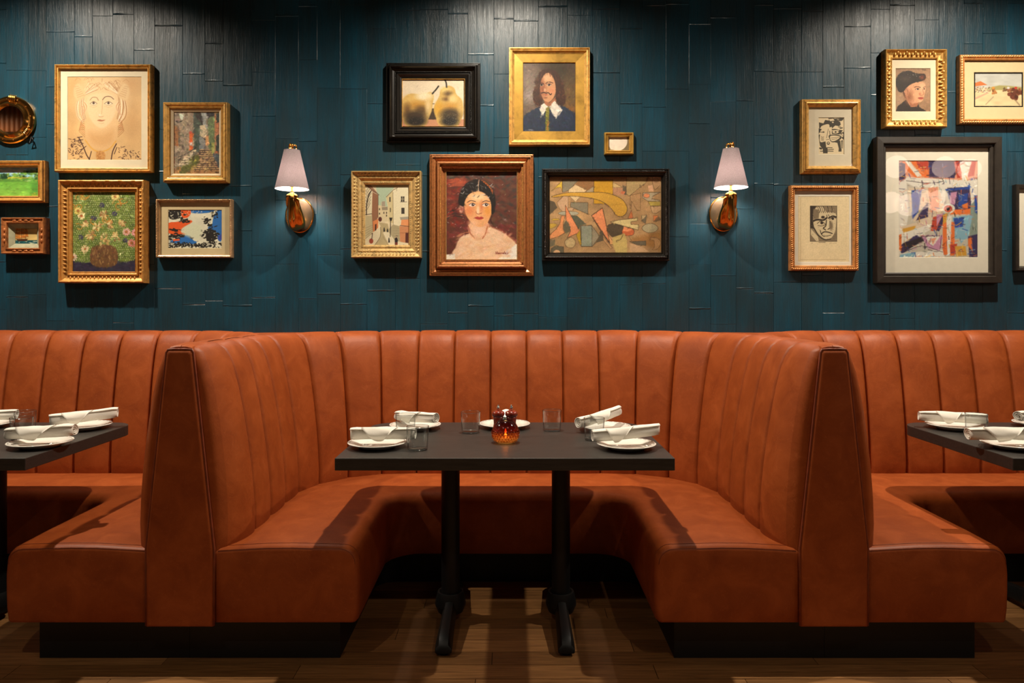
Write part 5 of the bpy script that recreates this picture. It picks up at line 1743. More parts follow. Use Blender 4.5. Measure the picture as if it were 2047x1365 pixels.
def art_geometric():
    a = Art((1099, 353, 1323.9, 504.6), 1070, 320, 6.204, (166, 130, 88), 0.8, 12)
    a.noise(0.05, 120)
    ink = (62, 46, 32)
    def shp(pts, c, sm=0, wd=6, al=0.95):
        a.poly(pts, c, al, 5, sm)
        q = list(pts) + [pts[0]]
        if sm: q = [tuple(p) for p in catmull(pts, sm, True)]; q.append(q[0])
        if wd: a.line(q, wd, ink, 0.75)
    grey = (128, 118, 96); dk = (88, 76, 58); pk = (188, 152, 116); sal = (216, 134, 88); och = (186, 138, 38); pale = (206, 178, 132); cr = (208, 186, 128)
    a.poly([(180, 200), (1580, 200), (1580, 240), (180, 240)], (140, 96, 60), 0.9, 16)
    a.poly([(550, 240), (730, 240), (730, 330), (650, 380), (500, 300)], (140, 100, 62), 1, 6)
    shp([(340, 240), (550, 238), (510, 280), (480, 310), (440, 360), (400, 385), (360, 400), (340, 400)], grey, 0, 5)
    shp([(335, 255), (250, 345), (200, 385), (270, 345), (320, 340), (338, 400)], (206, 170, 60), 0, 4)
    shp([(500, 305), (640, 375), (600, 420), (500, 520), (415, 440), (415, 370)], pale, 0, 4)
    shp([(730, 250), (965, 248), (970, 545), (728, 545)], och, 0, 6)
    shp([(640, 385), (725, 325), (725, 420), (640, 410)], (164, 146, 112), 0, 3)
    shp([(965, 275), (1085, 340), (965, 345)], (190, 160, 108), 0, 4)
    a.poly([(965, 345), (1090, 345), (1130, 440), (970, 430)], (176, 130, 96), 1, 6)
    a.poly([(1085, 310), (1140, 330), (1130, 440), (1090, 420)], (96, 84, 66), 1, 5)
    a.ell(1090, 405, 26, 18, (196, 110, 72), 1, 5)
    shp([(1135, 215), (1400, 205), (1370, 290), (1310, 330), (1240, 390), (1165, 450), (1130, 420)], (168, 142, 96), 0, 5)
    shp([(1300, 305), (1320, 340), (1300, 345)], (150, 120, 84), 0, 4)
    a.poly([(1400, 205), (1575, 205), (1575, 320), (1480, 370), (1460, 260)], (186, 146, 104), 1, 6)
    a.line([(1455, 215), (1460, 300), (1485, 368), (1545, 320)], 5, ink, 0.7, 3)
    a.ell(1500, 252, 42, 36, (176, 136, 98), 1, 5); a.line([(1465, 240), (1500, 225), (1530, 250), (1500, 275), (1475, 255)], 4, ink, 0.6, 4)
    a.poly([(1400, 320), (1460, 310), (1470, 390), (1410, 390)], (206, 158, 120), 0.9, 6)
    shp([(1180, 440), (1310, 410), (1305, 625), (1265, 625), (1195, 510), (1195, 610), (1180, 600)], (168, 130, 88), 0, 5)
    # long pod
    shp([(205, 455), (300, 425), (420, 405), (620, 402), (820, 402), (960, 430), (1080, 490), (1140, 580), (1130, 660), (1070, 702), (1000, 680), (950, 610), (870, 540), (760, 490), (560, 455), (380, 450), (250, 462)], (192, 146, 56), 4, 7)
    for k in range(9): a.line([(960 + 14 * k, 560 + a.r.uniform(-12, 12)), (972 + 14 * k, 545 + a.r.uniform(-10, 10))], 4, (140, 100, 34), 0.7)
    shp([(1340, 405), (1555, 400), (1460, 450), (1450, 480), (1550, 500), (1540, 520), (1400, 510), (1330, 470)], (170, 152, 122), 0, 6)
    shp([(1350, 420), (1415, 420), (1415, 462), (1350, 462)], sal, 2, 5)
    shp([(1400, 515), (1555, 515), (1550, 570), (1430, 570)], (176, 152, 74), 0, 4)
    shp([(1430, 575), (1575, 570), (1570, 620), (1500, 665), (1455, 660)], (192, 154, 112), 0, 5)
    shp([(270, 530), (350, 450), (410, 450), (410, 600), (520, 560), (460, 630), (340, 640), (300, 600)], pk, 0, 4)
    shp([(440, 525), (655, 530), (655, 672), (440, 580)], grey, 0, 6)
    a.poly([(180, 500), (240, 520), (280, 590), (180, 680)], dk, 1, 6)
    shp([(290, 660), (340, 640), (500, 642), (540, 665), (480, 685), (320, 680)], (164, 158, 134), 3, 4)
    a.poly([(450, 690), (520, 690), (640, 800), (560, 810), (540, 880)], (84, 84, 66), 1, 5)
    shp([(375, 560), (440, 680), (560, 895), (400, 965), (440, 880), (420, 800), (385, 760)], sal, 0, 7)
    a.poly([(385, 740), (440, 830), (430, 890), (380, 910), (340, 830)], (100, 92, 70), 1, 5)
    shp([(325, 695), (372, 690), (350, 780), (350, 860), (370, 905), (290, 950), (180, 985), (180, 930), (260, 860), (310, 780)], (214, 140, 88), 0, 6)
    shp([(205, 738), (230, 728), (295, 730), (295, 745), (220, 750)], (198, 160, 64), 3, 3); shp([(180, 790), (250, 790), (268, 810), (220, 845), (180, 845)], (190, 152, 60), 2, 3)
    shp([(700, 690), (835, 595), (870, 740), (925, 1030), (870, 960), (800, 860)], sal, 0, 9)
    a.line([(700, 690), (925, 1030)], 8, ink, 0.9)
    shp([(510, 930), (560, 860), (580, 1075), (545, 1030)], (176, 138, 40), 0, 4)
    shp([(560, 815), (700, 808), (800, 945), (710, 1075), (575, 1075)], (140, 128, 104), 0, 6)
    shp([(572, 815), (705, 815), (705, 1072), (572, 1072)], (136, 138, 118), 0, 6)
    a.poly([(800, 890), (840, 880), (850, 1000), (750, 1030), (800, 950)], dk, 1, 5)
    shp([(890, 830), (940, 790), (1040, 790), (1100, 830), (1070, 920), (970, 960), (910, 900)], (82, 68, 50), 3, 5)
    shp([(1075, 890), (1120, 840), (1220, 860), (1215, 930), (1110, 935)], (190, 98, 58), 3, 6); a.poly([(1100, 825), (1210, 865), (1150, 890), (1090, 880)], sal, 1, 5)
    shp([(930, 770), (1040, 745), (1270, 720), (1268, 755), (1185, 765), (1190, 800), (1285, 805), (1280, 868), (1100, 820)], cr, 0, 6)
    shp([(1195, 620), (1215, 720), (1150, 728)], (184, 108, 64), 0, 4)
    shp([(1320, 690), (1385, 682), (1370, 790), (1325, 760)], (110, 98, 76), 0, 4); a.poly([(1325, 690), (1380, 688), (1330, 740)], (190, 164, 116), 1, 4)
    shp([(1465, 690), (1530, 690), (1470, 765)], (206, 124, 74), 0, 4); a.poly([(1530, 700), (1575, 740), (1500, 770), (1475, 765)], (116, 92, 64), 0.9, 6)
    shp([(1325, 850), (1370, 800), (1460, 790), (1525, 840), (1480, 895), (1390, 900)], (168, 154, 118), 5, 6)
    a.poly([(1180, 960), (1575, 870), (1575, 1140), (1180, 1010)], (152, 108, 60), 0.6, 30)
    a.poly([(180, 990), (250, 985), (245, 1060), (180, 1080)], (110, 100, 76), 1, 5); shp([(200, 1100), (260, 1060), (355, 1080), (355, 1150), (190, 1150)], (96, 88, 68), 0, 5); a.ell(268, 1145, 40, 30, (206, 160, 116), 1, 5)
    shp([(368, 1025), (400, 975), (460, 965), (502, 1020), (470, 1085), (400, 1080)], (182, 156, 110), 5, 5)
    shp([(840, 945), (960, 1090), (935, 1105), (850, 1000)], (178, 136, 92), 0, 4)
    shp([(905, 930), (995, 1045), (930, 1050)], (212, 156, 100), 0, 5)
    a.poly([(960, 960), (1110, 910), (1140, 1000), (1140, 1145), (1000, 1145), (960, 1040)], (190, 164, 98), 1, 8)
    a.line([(1090, 930), (1060, 985), (1010, 1000), (1015, 1020)], 6, ink, 0.9, 3); a.line([(1165, 950), (1200, 1005)], 5, ink, 0.8)
    shp([(1170, 1012), (1375, 1005), (1375, 1060), (1260, 1055)], (96, 86, 68), 0, 5); a.poly([(1175, 1030), (1330, 1075), (1420, 1140), (1175, 1140)], (190, 152, 112), 1, 6)
    shp([(1430, 965), (1500, 965), (1560, 1020), (1520, 1100), (1450, 1115), (1480, 1080), (1475, 1000), (1435, 990)], (172, 130, 84), 3, 4)
    a.noise(0.03, 9); a.noise(0.025, 60, 3)
    a.brush(1200, 7, 2.4, 0.05, 0.4); a.grain(0.03)
    return a


def art_inkface():
    a = Art((1635.9, 234.3, 1688, 308.8), 1560, 180, 7.184, (214, 194, 156), 0.45, 13)
    k = (62, 56, 44); w = (214, 194, 156)
    a.line([(545, 398), (920, 398)], 5, (120, 104, 80)); a.line([(545, 925), (920, 925)], 4, (190, 172, 138))
    a.poly([(555, 465), (620, 480), (645, 430), (700, 440), (690, 405), (760, 400), (860, 460), (870, 500), (840, 520), (790, 510), (740, 555), (690, 520), (640, 500), (600, 520), (560, 560)], k, 1, 3)
    a.poly([(690, 420), (760, 410), (780, 440), (720, 450)], w, 1, 3); a.ell(755, 465, 14, 10, w)
    a.poly([(780, 415), (850, 405), (910, 405), (880, 445), (820, 440)], k, 1, 4, 3); a.ell(830, 425, 18, 10, (140, 126, 98), 1, 3)
    a.poly([(545, 550), (600, 560), (560, 620), (545, 640)], k, 1, 3); a.poly([(590, 520), (690, 490), (700, 540), (600, 570)], w, 1, 4, 3)
    a.poly([(690, 540), (740, 530), (745, 560), (710, 590)], w, 1, 3); a.poly([(740, 560), (790, 560), (900, 580), (850, 640), (740, 630)], k, 1, 3)
    a.line([(580, 590), (660, 590)], 12, w); a.line([(575, 605), (660, 610)], 9, k); a.ell(620, 605, 14, 10, k)
    a.line([(745, 585), (840, 580)], 12, w); a.ell(795, 605, 46, 18, w, 1, 3); a.ell(795, 603, 15, 12, k)
    a.poly([(600, 640), (690, 560), (720, 600), (705, 690), (660, 720), (640, 700)], w, 1, 4); a.line([(690, 560), (665, 690)], 6, k); a.line([(710, 590), (715, 650)], 9, k)
    a.poly([(545, 640), (570, 640), (580, 750), (650, 740), (660, 830), (680, 840), (680, 910), (615, 910), (610, 850), (570, 800)], k, 1, 3)
    a.poly([(570, 650), (610, 640), (640, 690), (620, 745), (570, 740)], w, 1, 4, 3)
    for i in range(4): a.line([(585, 665 + 18 * i), (610, 680 + 16 * i), (625, 670 + 18 * i)], 5, k)
    a.poly([(700, 650), (790, 640), (860, 655), (880, 690), (820, 740), (740, 750), (705, 700)], k, 1, 4, 3)
    a.poly([(715, 665), (790, 655), (860, 675), (800, 725), (735, 735)], w, 1, 4, 3); a.line([(730, 690), (800, 680), (850, 680)], 5, k); a.line([(740, 712), (820, 700)], 5, k)
    a.poly([(860, 620), (915, 600), (915, 720), (890, 700)], k, 1, 3); a.ell(890, 650, 16, 26, w, 1, 3); a.line([(880, 640), (905, 660)], 5, k)
    a.poly([(730, 740), (860, 725), (870, 830), (880, 850), (880, 885), (835, 885), (840, 840), (820, 760)], k, 1, 3)
    a.poly([(735, 760), (815, 760), (830, 870), (735, 830)], w, 1, 3)
    a.poly([(870, 730), (900, 720), (895, 840), (875, 835)], k, 1, 3); a.line([(885, 740), (885, 830)], 6, w)
    a.ell(690, 765, 34, 36, w, 1, 3); a.ell(690, 765, 22, 22, k); a.ell(690, 762, 12, 10, w); a.ell(685, 712, 30, 14, w, 1, 3); a.line([(660, 715), (700, 708)], 6, k)
    a.line([(665, 830), (745, 830)], 11, k); a.line([(680, 860), (765, 852)], 10, k); a.line([(575, 880), (760, 880)], 10, k); a.ell(580, 840, 22, 14, k, 1, 3, 0.4)
    a.line([(860, 550), (890, 545)], 16, k)
    a.ell(850, 530, 22, 14, (150, 136, 106), 1, 3)
    return a


def art_woodcut():
    a = Art((1595, 392, 1698, 524), 1560, 350, 6.5, (214, 194, 152), 0.55, 14)
    a.noise(0.01, 60)
    a.line([(265, 290), (265, 1100), (855, 1098)], 4, (150, 130, 96), 0.9); a.line([(265, 290), (855, 290), (855, 1098)], 3, (196, 176, 138), 0.9)
    k = (54, 44, 34); w = (198, 180, 142); g = (120, 104, 80)
    a.poly([(390, 403), (735, 403), (735, 862), (390, 862)], (128, 112, 86), 1, 3)
    a.noise(0.02, 10)
    a.poly([(390, 403), (470, 403), (430, 470), (425, 600), (440, 700), (400, 690), (390, 690)], k, 0.9, 8)
    a.poly([(470, 420), (560, 415), (600, 480), (720, 500), (725, 640), (710, 740), (660, 820), (600, 840), (520, 790), (450, 700), (430, 600), (440, 490)], w, 1, 8, 3)
    a.poly([(430, 440), (510, 450), (500, 560), (430, 580)], g, 0.9, 10)
    for i in range(9): a.line([(470 + i * 28, 405), (500 + i * 25, 450), (480 + i * 27, 490)], 9, k if i % 2 else g, 0.85, 4)
    a.line([(425, 600), (480, 580), (560, 585), (600, 560)], 24, k, 0.95, 4); a.line([(630, 560), (680, 535), (725, 545)], 20, k, 0.95, 4)
    a.ell(535, 625, 44, 22, w, 1, 6); a.ell(540, 622, 20, 18, k, 1, 4); a.line([(480, 630), (530, 600), (590, 640)], 8, k, 0.9, 4); a.line([(490, 655), (540, 662), (590, 645)], 8, k, 0.8, 4)
    a.ell(680, 570, 34, 20, w, 1, 6); a.ell(682, 568, 17, 16, k, 1, 4); a.line([(640, 580), (680, 550), (725, 560)], 7, k, 0.9, 4)
    a.ell(555, 548, 24, 18, k, 0.9, 8); a.line([(605, 520), (610, 560)], 9, k); a.line([(625, 515), (640, 545)], 8, k)
    a.poly([(605, 600), (640, 600), (640, 690), (600, 705)], (206, 190, 152), 1, 8); a.line([(600, 590), (592, 660), (560, 690), (590, 715)], 13, k, 0.9, 4); a.line([(645, 600), (650, 680), (620, 705)], 12, k, 0.8, 4)
    a.ell(660, 660, 26, 60, g, 0.8, 16)
    a.line([(540, 760), (570, 740), (620, 742), (675, 760)], 14, k, 1, 4); a.line([(520, 720), (535, 770), (570, 800)], 10, k, 0.9, 4); a.ell(610, 775, 44, 14, w, 0.9, 8); a.line([(570, 795), (620, 790), (660, 780)], 8, k, 0.8, 3)
    a.line([(440, 690), (500, 790), (580, 840), (660, 830)], 14, k, 0.9, 4); a.ell(620, 815, 30, 16, w, 0.9, 8)
    a.poly([(400, 700), (490, 800), (500, 860), (395, 862)], w, 1, 6); a.poly([(392, 770), (470, 862), (392, 862)], g, 1, 5)
    a.poly([(700, 770), (735, 740), (735, 862), (640, 862)], g, 1, 6)
    for i in range(70): a.line([(a.r.uniform(400, 725), y := a.r.uniform(410, 855)), (a.r.uniform(400, 725), y)], 1, w, 0.0)
    for i in range(90):
        x = a.r.uniform(400, 720); y = a.r.uniform(420, 850)
        a.line([(x, y), (x + 14, y + a.r.uniform(4, 14))], 3, k if i % 2 else w, 0.5)
    for q in ([(390, 403), (735, 403)], [(735, 403), (735, 862)], [(735, 862), (390, 862)], [(390, 862), (390, 403)]): a.line(q, 6, k, 0.9)
    a.line([(500, 876), (545, 878), (585, 876)], 6, (60, 50, 40), 0.9); a.sign(640, 890, 90, 14, (140, 120, 92), 3); a.sign(400, 888, 24, 8, (150, 130, 100), 3)
    return a


def art_beret():
    a = Art((1790, 136, 1860.7, 223.5), 1740, 80, 6.668, (146, 112, 82), 0.5, 15)
    a.noise(0.05, 50)
    a.ell(760, 560, 90, 240, (170, 132, 100), 0.6, 90); a.ell(380, 800, 80, 140, (166, 134, 104), 0.6, 70)
    a.poly([(340, 960), (360, 890), (470, 800), (520, 850), (640, 850), (660, 900), (740, 945), (740, 960)], (48, 38, 32), 1, 8)
    a.poly([(430, 700), (480, 640), (520, 800), (460, 770)], (90, 58, 38), 1, 8)
    a.poly([(450, 660), (530, 600), (640, 560), (720, 570), (738, 640), (720, 740), (690, 820), (640, 835), (620, 880), (540, 890), (500, 820), (470, 740)], (206, 150, 110), 1, 8, 3)
    a.ell(520, 760, 60, 90, (150, 94, 64), 0.7, 50); a.ell(690, 640, 40, 60, (222, 174, 134), 0.7, 36); a.ell(620, 730, 50, 50, (214, 160, 118), 0.7, 40)
    a.poly([(500, 800), (560, 850), (640, 835), (625, 890), (540, 895)], (160, 100, 68), 0.9, 12)
    a.ell(485, 690, 26, 54, (186, 126, 92), 1, 10); a.line([(475, 650), (500, 680), (490, 730)], 8, (130, 80, 54), 0.8, 4)
    a.poly([(470, 640), (520, 590), (600, 560), (700, 545), (735, 520), (720, 450), (560, 470), (450, 560)], (96, 46, 28), 1, 8, 3)
    a.poly([(340, 600), (350, 500), (420, 430), (520, 412), (600, 440), (690, 455), (720, 450), (740, 500), (690, 545), (560, 580), (480, 640), (440, 690), (380, 690)], (46, 36, 30), 1, 8, 4)
    a.ell(470, 520, 70, 40, (66, 52, 42), 0.7, 40); a.ell(690, 500, 40, 30, (110, 54, 34), 0.7, 24)
    for i in range(12): a.ell(a.r.uniform(480, 700), a.r.uniform(450, 510), 3, 3, (200, 190, 180), 0.7, 3)
    a.line([(585, 632), (625, 622), (670, 635)], 9, (84, 48, 34), 0.95, 4); a.line([(705, 635), (735, 625)], 8, (84, 48, 34), 0.9)
    a.ell(630, 658, 24, 10, (196, 170, 150), 0.9, 5); a.ell(634, 657, 11, 10, (40, 26, 20), 1, 4); a.line([(600, 658), (630, 644), (660, 656)], 5, (60, 34, 26), 0.9, 4); a.ell(718, 652, 10, 9, (44, 28, 22), 1, 4)
    a.line([(690, 650), (712, 710), (695, 738), (660, 738)], 6, (146, 90, 66), 0.8, 4); a.ell(660, 720, 16, 20, (186, 120, 88), 0.7, 10)
    a.poly([(635, 772), (670, 762), (710, 770), (690, 792), (655, 790)], (168, 76, 62), 1, 4, 3); a.line([(635, 774), (710, 774)], 4, (100, 44, 38), 0.9)
    a.ell(665, 815, 24, 10, (222, 170, 130), 0.6, 10)
    a.sign(695, 405, 66, 20, (60, 44, 36), 4)
    a.brush(900, 6, 2.2, 0.07, 0.45, None, (580, 600, 740, 800, 0.5)); a.grain(0.03)
    return a


def art_racecourse():
    # plain stand-in: a pale open ground under a grey sky with loose warm marks
    a = Art((1949.2, 146.4, 2043.7, 212.3), 1740, 80, 6.668, (214, 192, 146), 0.6, 16)
    a.poly([(1390, 440), (2030, 440), (2030, 640), (1390, 640)], (186, 186, 176), 1, 30)
    a.noise(0.03, 50, 2)
    a.poly([(1390, 575), (1470, 550), (1560, 600), (1390, 620)], (196, 112, 60), 1, 5)
    a.poly([(1560, 640), (1720, 605), (1850, 612), (2030, 630), (2030, 670), (1560, 670)], (160, 150, 92), 0.9, 14)
    for i in range(90): a.ell(a.r.uniform(1395, 1600), a.r.uniform(625, 700), 9, 5, [(90, 76, 66), (206, 196, 184), (176, 120, 90), (120, 104, 92)][a.r.integers(4)], 0.7, 4)
    a.poly([(1395, 770), (1560, 700), (1590, 705), (1395, 800)], (206, 156, 130), 0.9, 8)
    for x, y, rx, ry, c in ((1640, 690, 40, 50, (150, 100, 56)), (1930, 720, 80, 90, (92, 50, 36)), (1985, 690, 50, 70, (110, 62, 42)), (1850, 670, 40, 36, (126, 78, 50)), (1790, 665, 26, 26, (104, 76, 52))):
        for q in range(16): a.ell(x + a.r.normal(0, rx * 0.4), y + a.r.normal(0, ry * 0.4), rx * 0.35, ry * 0.3, np.array(c) * a.r.uniform(0.8, 1.25), 0.8, 8)
    for x, y, c in ((1640, 640, (206, 140, 60)), (1940, 640, (186, 60, 46)), (1840, 640, (206, 200, 190))): a.ell(x, y, 20, 16, c, 0.9, 10)
    a.line([(1640, 760), (1540, 860)], 16, (150, 134, 106), 0.6, 0, 10); a.line([(1930, 800), (1990, 870)], 20, (130, 108, 82), 0.6, 0, 12)
    return a


def art_bigabstract():
    a = Art((1796.5, 320.4, 1955.3, 515.1), 1730, 260, 4.136, (176, 168, 150), 0.8, 17)
    cols = dict(w=(206, 200, 186), r=(170, 62, 44), o=(206, 104, 48), b=(40, 66, 136), n=(56, 46, 78), p=(176, 126, 150), y=(190, 140, 50), t=(120, 158, 172), g=(120, 132, 120), k=(44, 34, 40), c=(196, 176, 150), s=(206, 140, 110))
    def p(pts, c, al=0.95, soft=8): a.poly(pts, cols[c], al, soft)
    p([(275, 250), (932, 250), (932, 420), (275, 420)], 's'); p([(300, 250), (520, 250), (530, 390), (420, 400), (340, 330)], 'o'); p([(420, 250), (520, 250), (520, 330), (440, 320)], 'r')
    p([(520, 250), (760, 250), (740, 400), (530, 390)], 'n', 0.8); p([(730, 250), (920, 250), (900, 380), (760, 400)], 'r', 0.85); p([(780, 260), (880, 260), (840, 420), (800, 420)], 'w', 0.8)
    p([(275, 260), (330, 280), (330, 420), (290, 560), (275, 540)], 'n'); p([(320, 250), (360, 250), (470, 380), (430, 390)], 'w'); p([(340, 390), (900, 420), (880, 470), (420, 480), (330, 430)], 'w')
    p([(275, 420), (340, 400), (360, 700), (300, 1000), (275, 1055)], 'w', 0.9); p([(360, 480), (650, 470), (640, 720), (400, 760), (370, 640)], 'c'); p([(380, 500), (470, 490), (440, 680), (390, 740)], 'b', 0.7); p([(480, 640), (520, 600), (520, 720), (420, 750)], 'n')
    p([(520, 480), (600, 470), (610, 640), (540, 690)], 's'); p([(620, 460), (680, 450), (650, 640), (620, 620)], 'w')
    p([(680, 480), (860, 470), (890, 690), (720, 690)], 'n'); p([(660, 490), (850, 470), (880, 400), (900, 420), (870, 490), (670, 505)], 'b'); p([(700, 520), (760, 510), (740, 620), (700, 610)], 'p'); p([(770, 540), (850, 520), (840, 640), (770, 630)], 'b', 0.9)
    p([(800, 620), (850, 600), (850, 650), (810, 650)], 'o'); p([(720, 660), (890, 650), (885, 695), (700, 700)], 'o'); p([(860, 420), (932, 400), (932, 640), (880, 700), (870, 520)], 'w'); p([(870, 620), (932, 560), (932, 880), (860, 880)], 'g', 0.8); p([(900, 540), (932, 540), (932, 700), (905, 680)], 'b', 0.7)
    p([(300, 800), (580, 720), (540, 800), (320, 880)], 'c'); p([(300, 820), (420, 790), (400, 840), (320, 850)], 'y'); p([(320, 850), (560, 770), (530, 830), (330, 940)], 'w', 0.9); p([(560, 720), (650, 700), (600, 830), (540, 840)], 'r', 0.8); p([(640, 690), (680, 700), (610, 840), (590, 830)], 'n'); p([(590, 700), (650, 690), (590, 800)], 'p', 0.9)
    a.ell(690, 650, 52, 40, cols['w'], 1, 8); a.ell(686, 652, 34, 28, cols['r'], 1, 6); a.ell(684, 655, 15, 13, cols['k'], 1, 4)
    p([(720, 720), (890, 700), (850, 900), (740, 900)], 't', 0.9); p([(730, 730), (820, 720), (810, 800), (740, 810)], 'b', 0.85); p([(770, 840), (850, 810), (830, 900), (790, 940)], 't'); p([(850, 880), (932, 860), (932, 1055), (860, 1055)], 'n'); p([(850, 900), (880, 880), (890, 1010), (850, 960)], 'o', 0.9)
    p([(640, 760), (740, 760), (740, 1040), (640, 1040)], 'o', 0.85); p([(670, 720), (715, 710), (700, 1040), (680, 1040)], 'w'); p([(700, 950), (760, 940), (750, 1030), (705, 1020)], 'r'); p([(640, 700), (680, 690), (670, 760), (645, 780)], 'y')
    p([(740, 960), (830, 960), (840, 1040), (750, 1045)], 'y', 0.8); p([(280, 960), (420, 870), (480, 900), (300, 1030)], 'n'); p([(310, 940), (470, 880), (500, 910), (330, 1000)], 'k', 0.8); p([(460, 870), (640, 870), (620, 1000), (520, 980)], 'p', 0.9); p([(500, 880), (630, 870), (560, 960), (520, 930)], 'w', 0.9); p([(540, 900), (590, 890), (560, 950)], 's')
    p([(290, 1020), (640, 990), (660, 1055), (285, 1055)], 'w', 0.85); p([(290, 1030), (420, 1010), (400, 1055), (285, 1055)], 't', 0.9); p([(275, 870), (300, 860), (300, 1000), (280, 1000)], 'o')
    pal = list(cols.values())
    for k in range(330):
        x = a.r.uniform(275, 932); y = a.r.uniform(250, 1055); an = a.r.choice([0.3, -0.5, 1.3, 1.6, 0.0]) + a.r.uniform(-0.2, 0.2); L = a.r.uniform(14, 55)
        a.line([(x, y), (x + L * math.cos(an), y + L * math.sin(an))], a.r.uniform(3, 9), pal[a.r.integers(len(pal))], 0.55, 0, 4)
    for q in ([(340, 420), (520, 440), (650, 425)], [(560, 395), (640, 400), (720, 370)], [(460, 880), (620, 875)], [(630, 870), (610, 1000), (520, 990)], [(320, 1010), (470, 960), (640, 1010)]): a.line(q, 5, cols['k'], 0.7, 4)
    a.sign(315, 1052, 72, 18, (226, 220, 200), 4)
    a.brush(420, 5, 3.2, 0.16, 0.6)
    return a


def art_plain():
    a = Art((2064, 410, 2120, 500), 1730, 260, 4.136, (170, 150, 110), 1.5, 18)
    a.noise(0.1, 60)
    return a
# ------------------------------------------------------------------ framed pictures
YB = WALL - 0.003


def art_material():
    m = MatB('painted_surface')
    at = m.new('ShaderNodeAttribute'); at.attribute_name = 'paint'
    m.link(at.outputs['Color'], m.b.inputs['Base Color'])
    m.set(Roughness=0.55)
    m.b.inputs['Specular IOR Level'].default_value = 0.3
    m.bump(m.noise(m.pos(), 500, 3), 0.08, 0.001)
    return m.m


M['paint'] = art_material()


def art_mesh(a, y, parent, name='painting', gain=0.95):
    """grid carrying the picture's colours, at depth y"""
    k = y / FPX
    x0, y0, x1, y1 = a.rect
    X = (np.linspace(x0, x1, a.W + 1) - CX) * k
    Z = CAMZ - (np.linspace(y0, y1, a.H + 1) - CY) * k
    XX, ZZ = np.meshgrid(X, Z)
    nv = (a.W + 1) * (a.H + 1)
    co = np.empty((nv, 3)); co[:, 0] = XX.ravel() - parent.location.x; co[:, 1] = y - parent.location.y; co[:, 2] = ZZ.ravel() - parent.location.z
    idx = np.arange(nv).reshape(a.H + 1, a.W + 1)
    q = np.stack([idx[1:, :-1], idx[1:, 1:], idx[:-1, 1:], idx[:-1, :-1]], -1).reshape(-1, 4)
    me = bpy.data.meshes.new(name)
    me.vertices.add(nv); me.vertices.foreach_set('co', co.ravel())
    nf = len(q)
    me.loops.add(nf * 4); me.loops.foreach_set('vertex_index', q.ravel())
    me.polygons.add(nf); me.polygons.foreach_set('loop_start', np.arange(nf) * 4)
    try: me.polygons.foreach_set('loop_total', np.full(nf, 4))
    except Exception: pass
    me.update(calc_edges=True)
    cl = a.rgbl() * gain
    pad = np.pad(cl, ((0, 1), (0, 1), (0, 0)), mode='edge')
    at = me.color_attributes.new('paint', 'FLOAT_COLOR', 'POINT')
    at.data.foreach_set('color', np.concatenate([pad.reshape(-1, 3), np.ones((nv, 1))], 1).astype(np.float32).ravel())
    me.materials.append(M['paint'])
    o = bpy.data.objects.new(name, me); col.objects.link(o); o.parent = parent
    return o


def dome(c, ax, ay, az, n=8, rows=3):
    """half ellipsoid bulging towards the room (-Y); ax along, az across"""
    V, F = [], []
    for j in range(rows):
        ph = math.pi / 2 * j / rows
        for i in range(n):
            a = 2 * math.pi * i / n
            V.append((c[0] + ax * math.cos(ph) * math.cos(a), c[1] - ay * math.sin(ph), c[2] + az * math.cos(ph) * math.sin(a)))
    V.append((c[0], c[1] - ay, c[2]))
    for j in range(rows - 1):
        for i in range(n):
            F.append((j * n + i, j * n + (i + 1) % n, (j + 1) * n + (i + 1) % n, (j + 1) * n + i))
    b = (rows - 1) * n
    for i in range(n): F.append((b + i, b + (i + 1) % n, len(V) - 1))
    return V, F


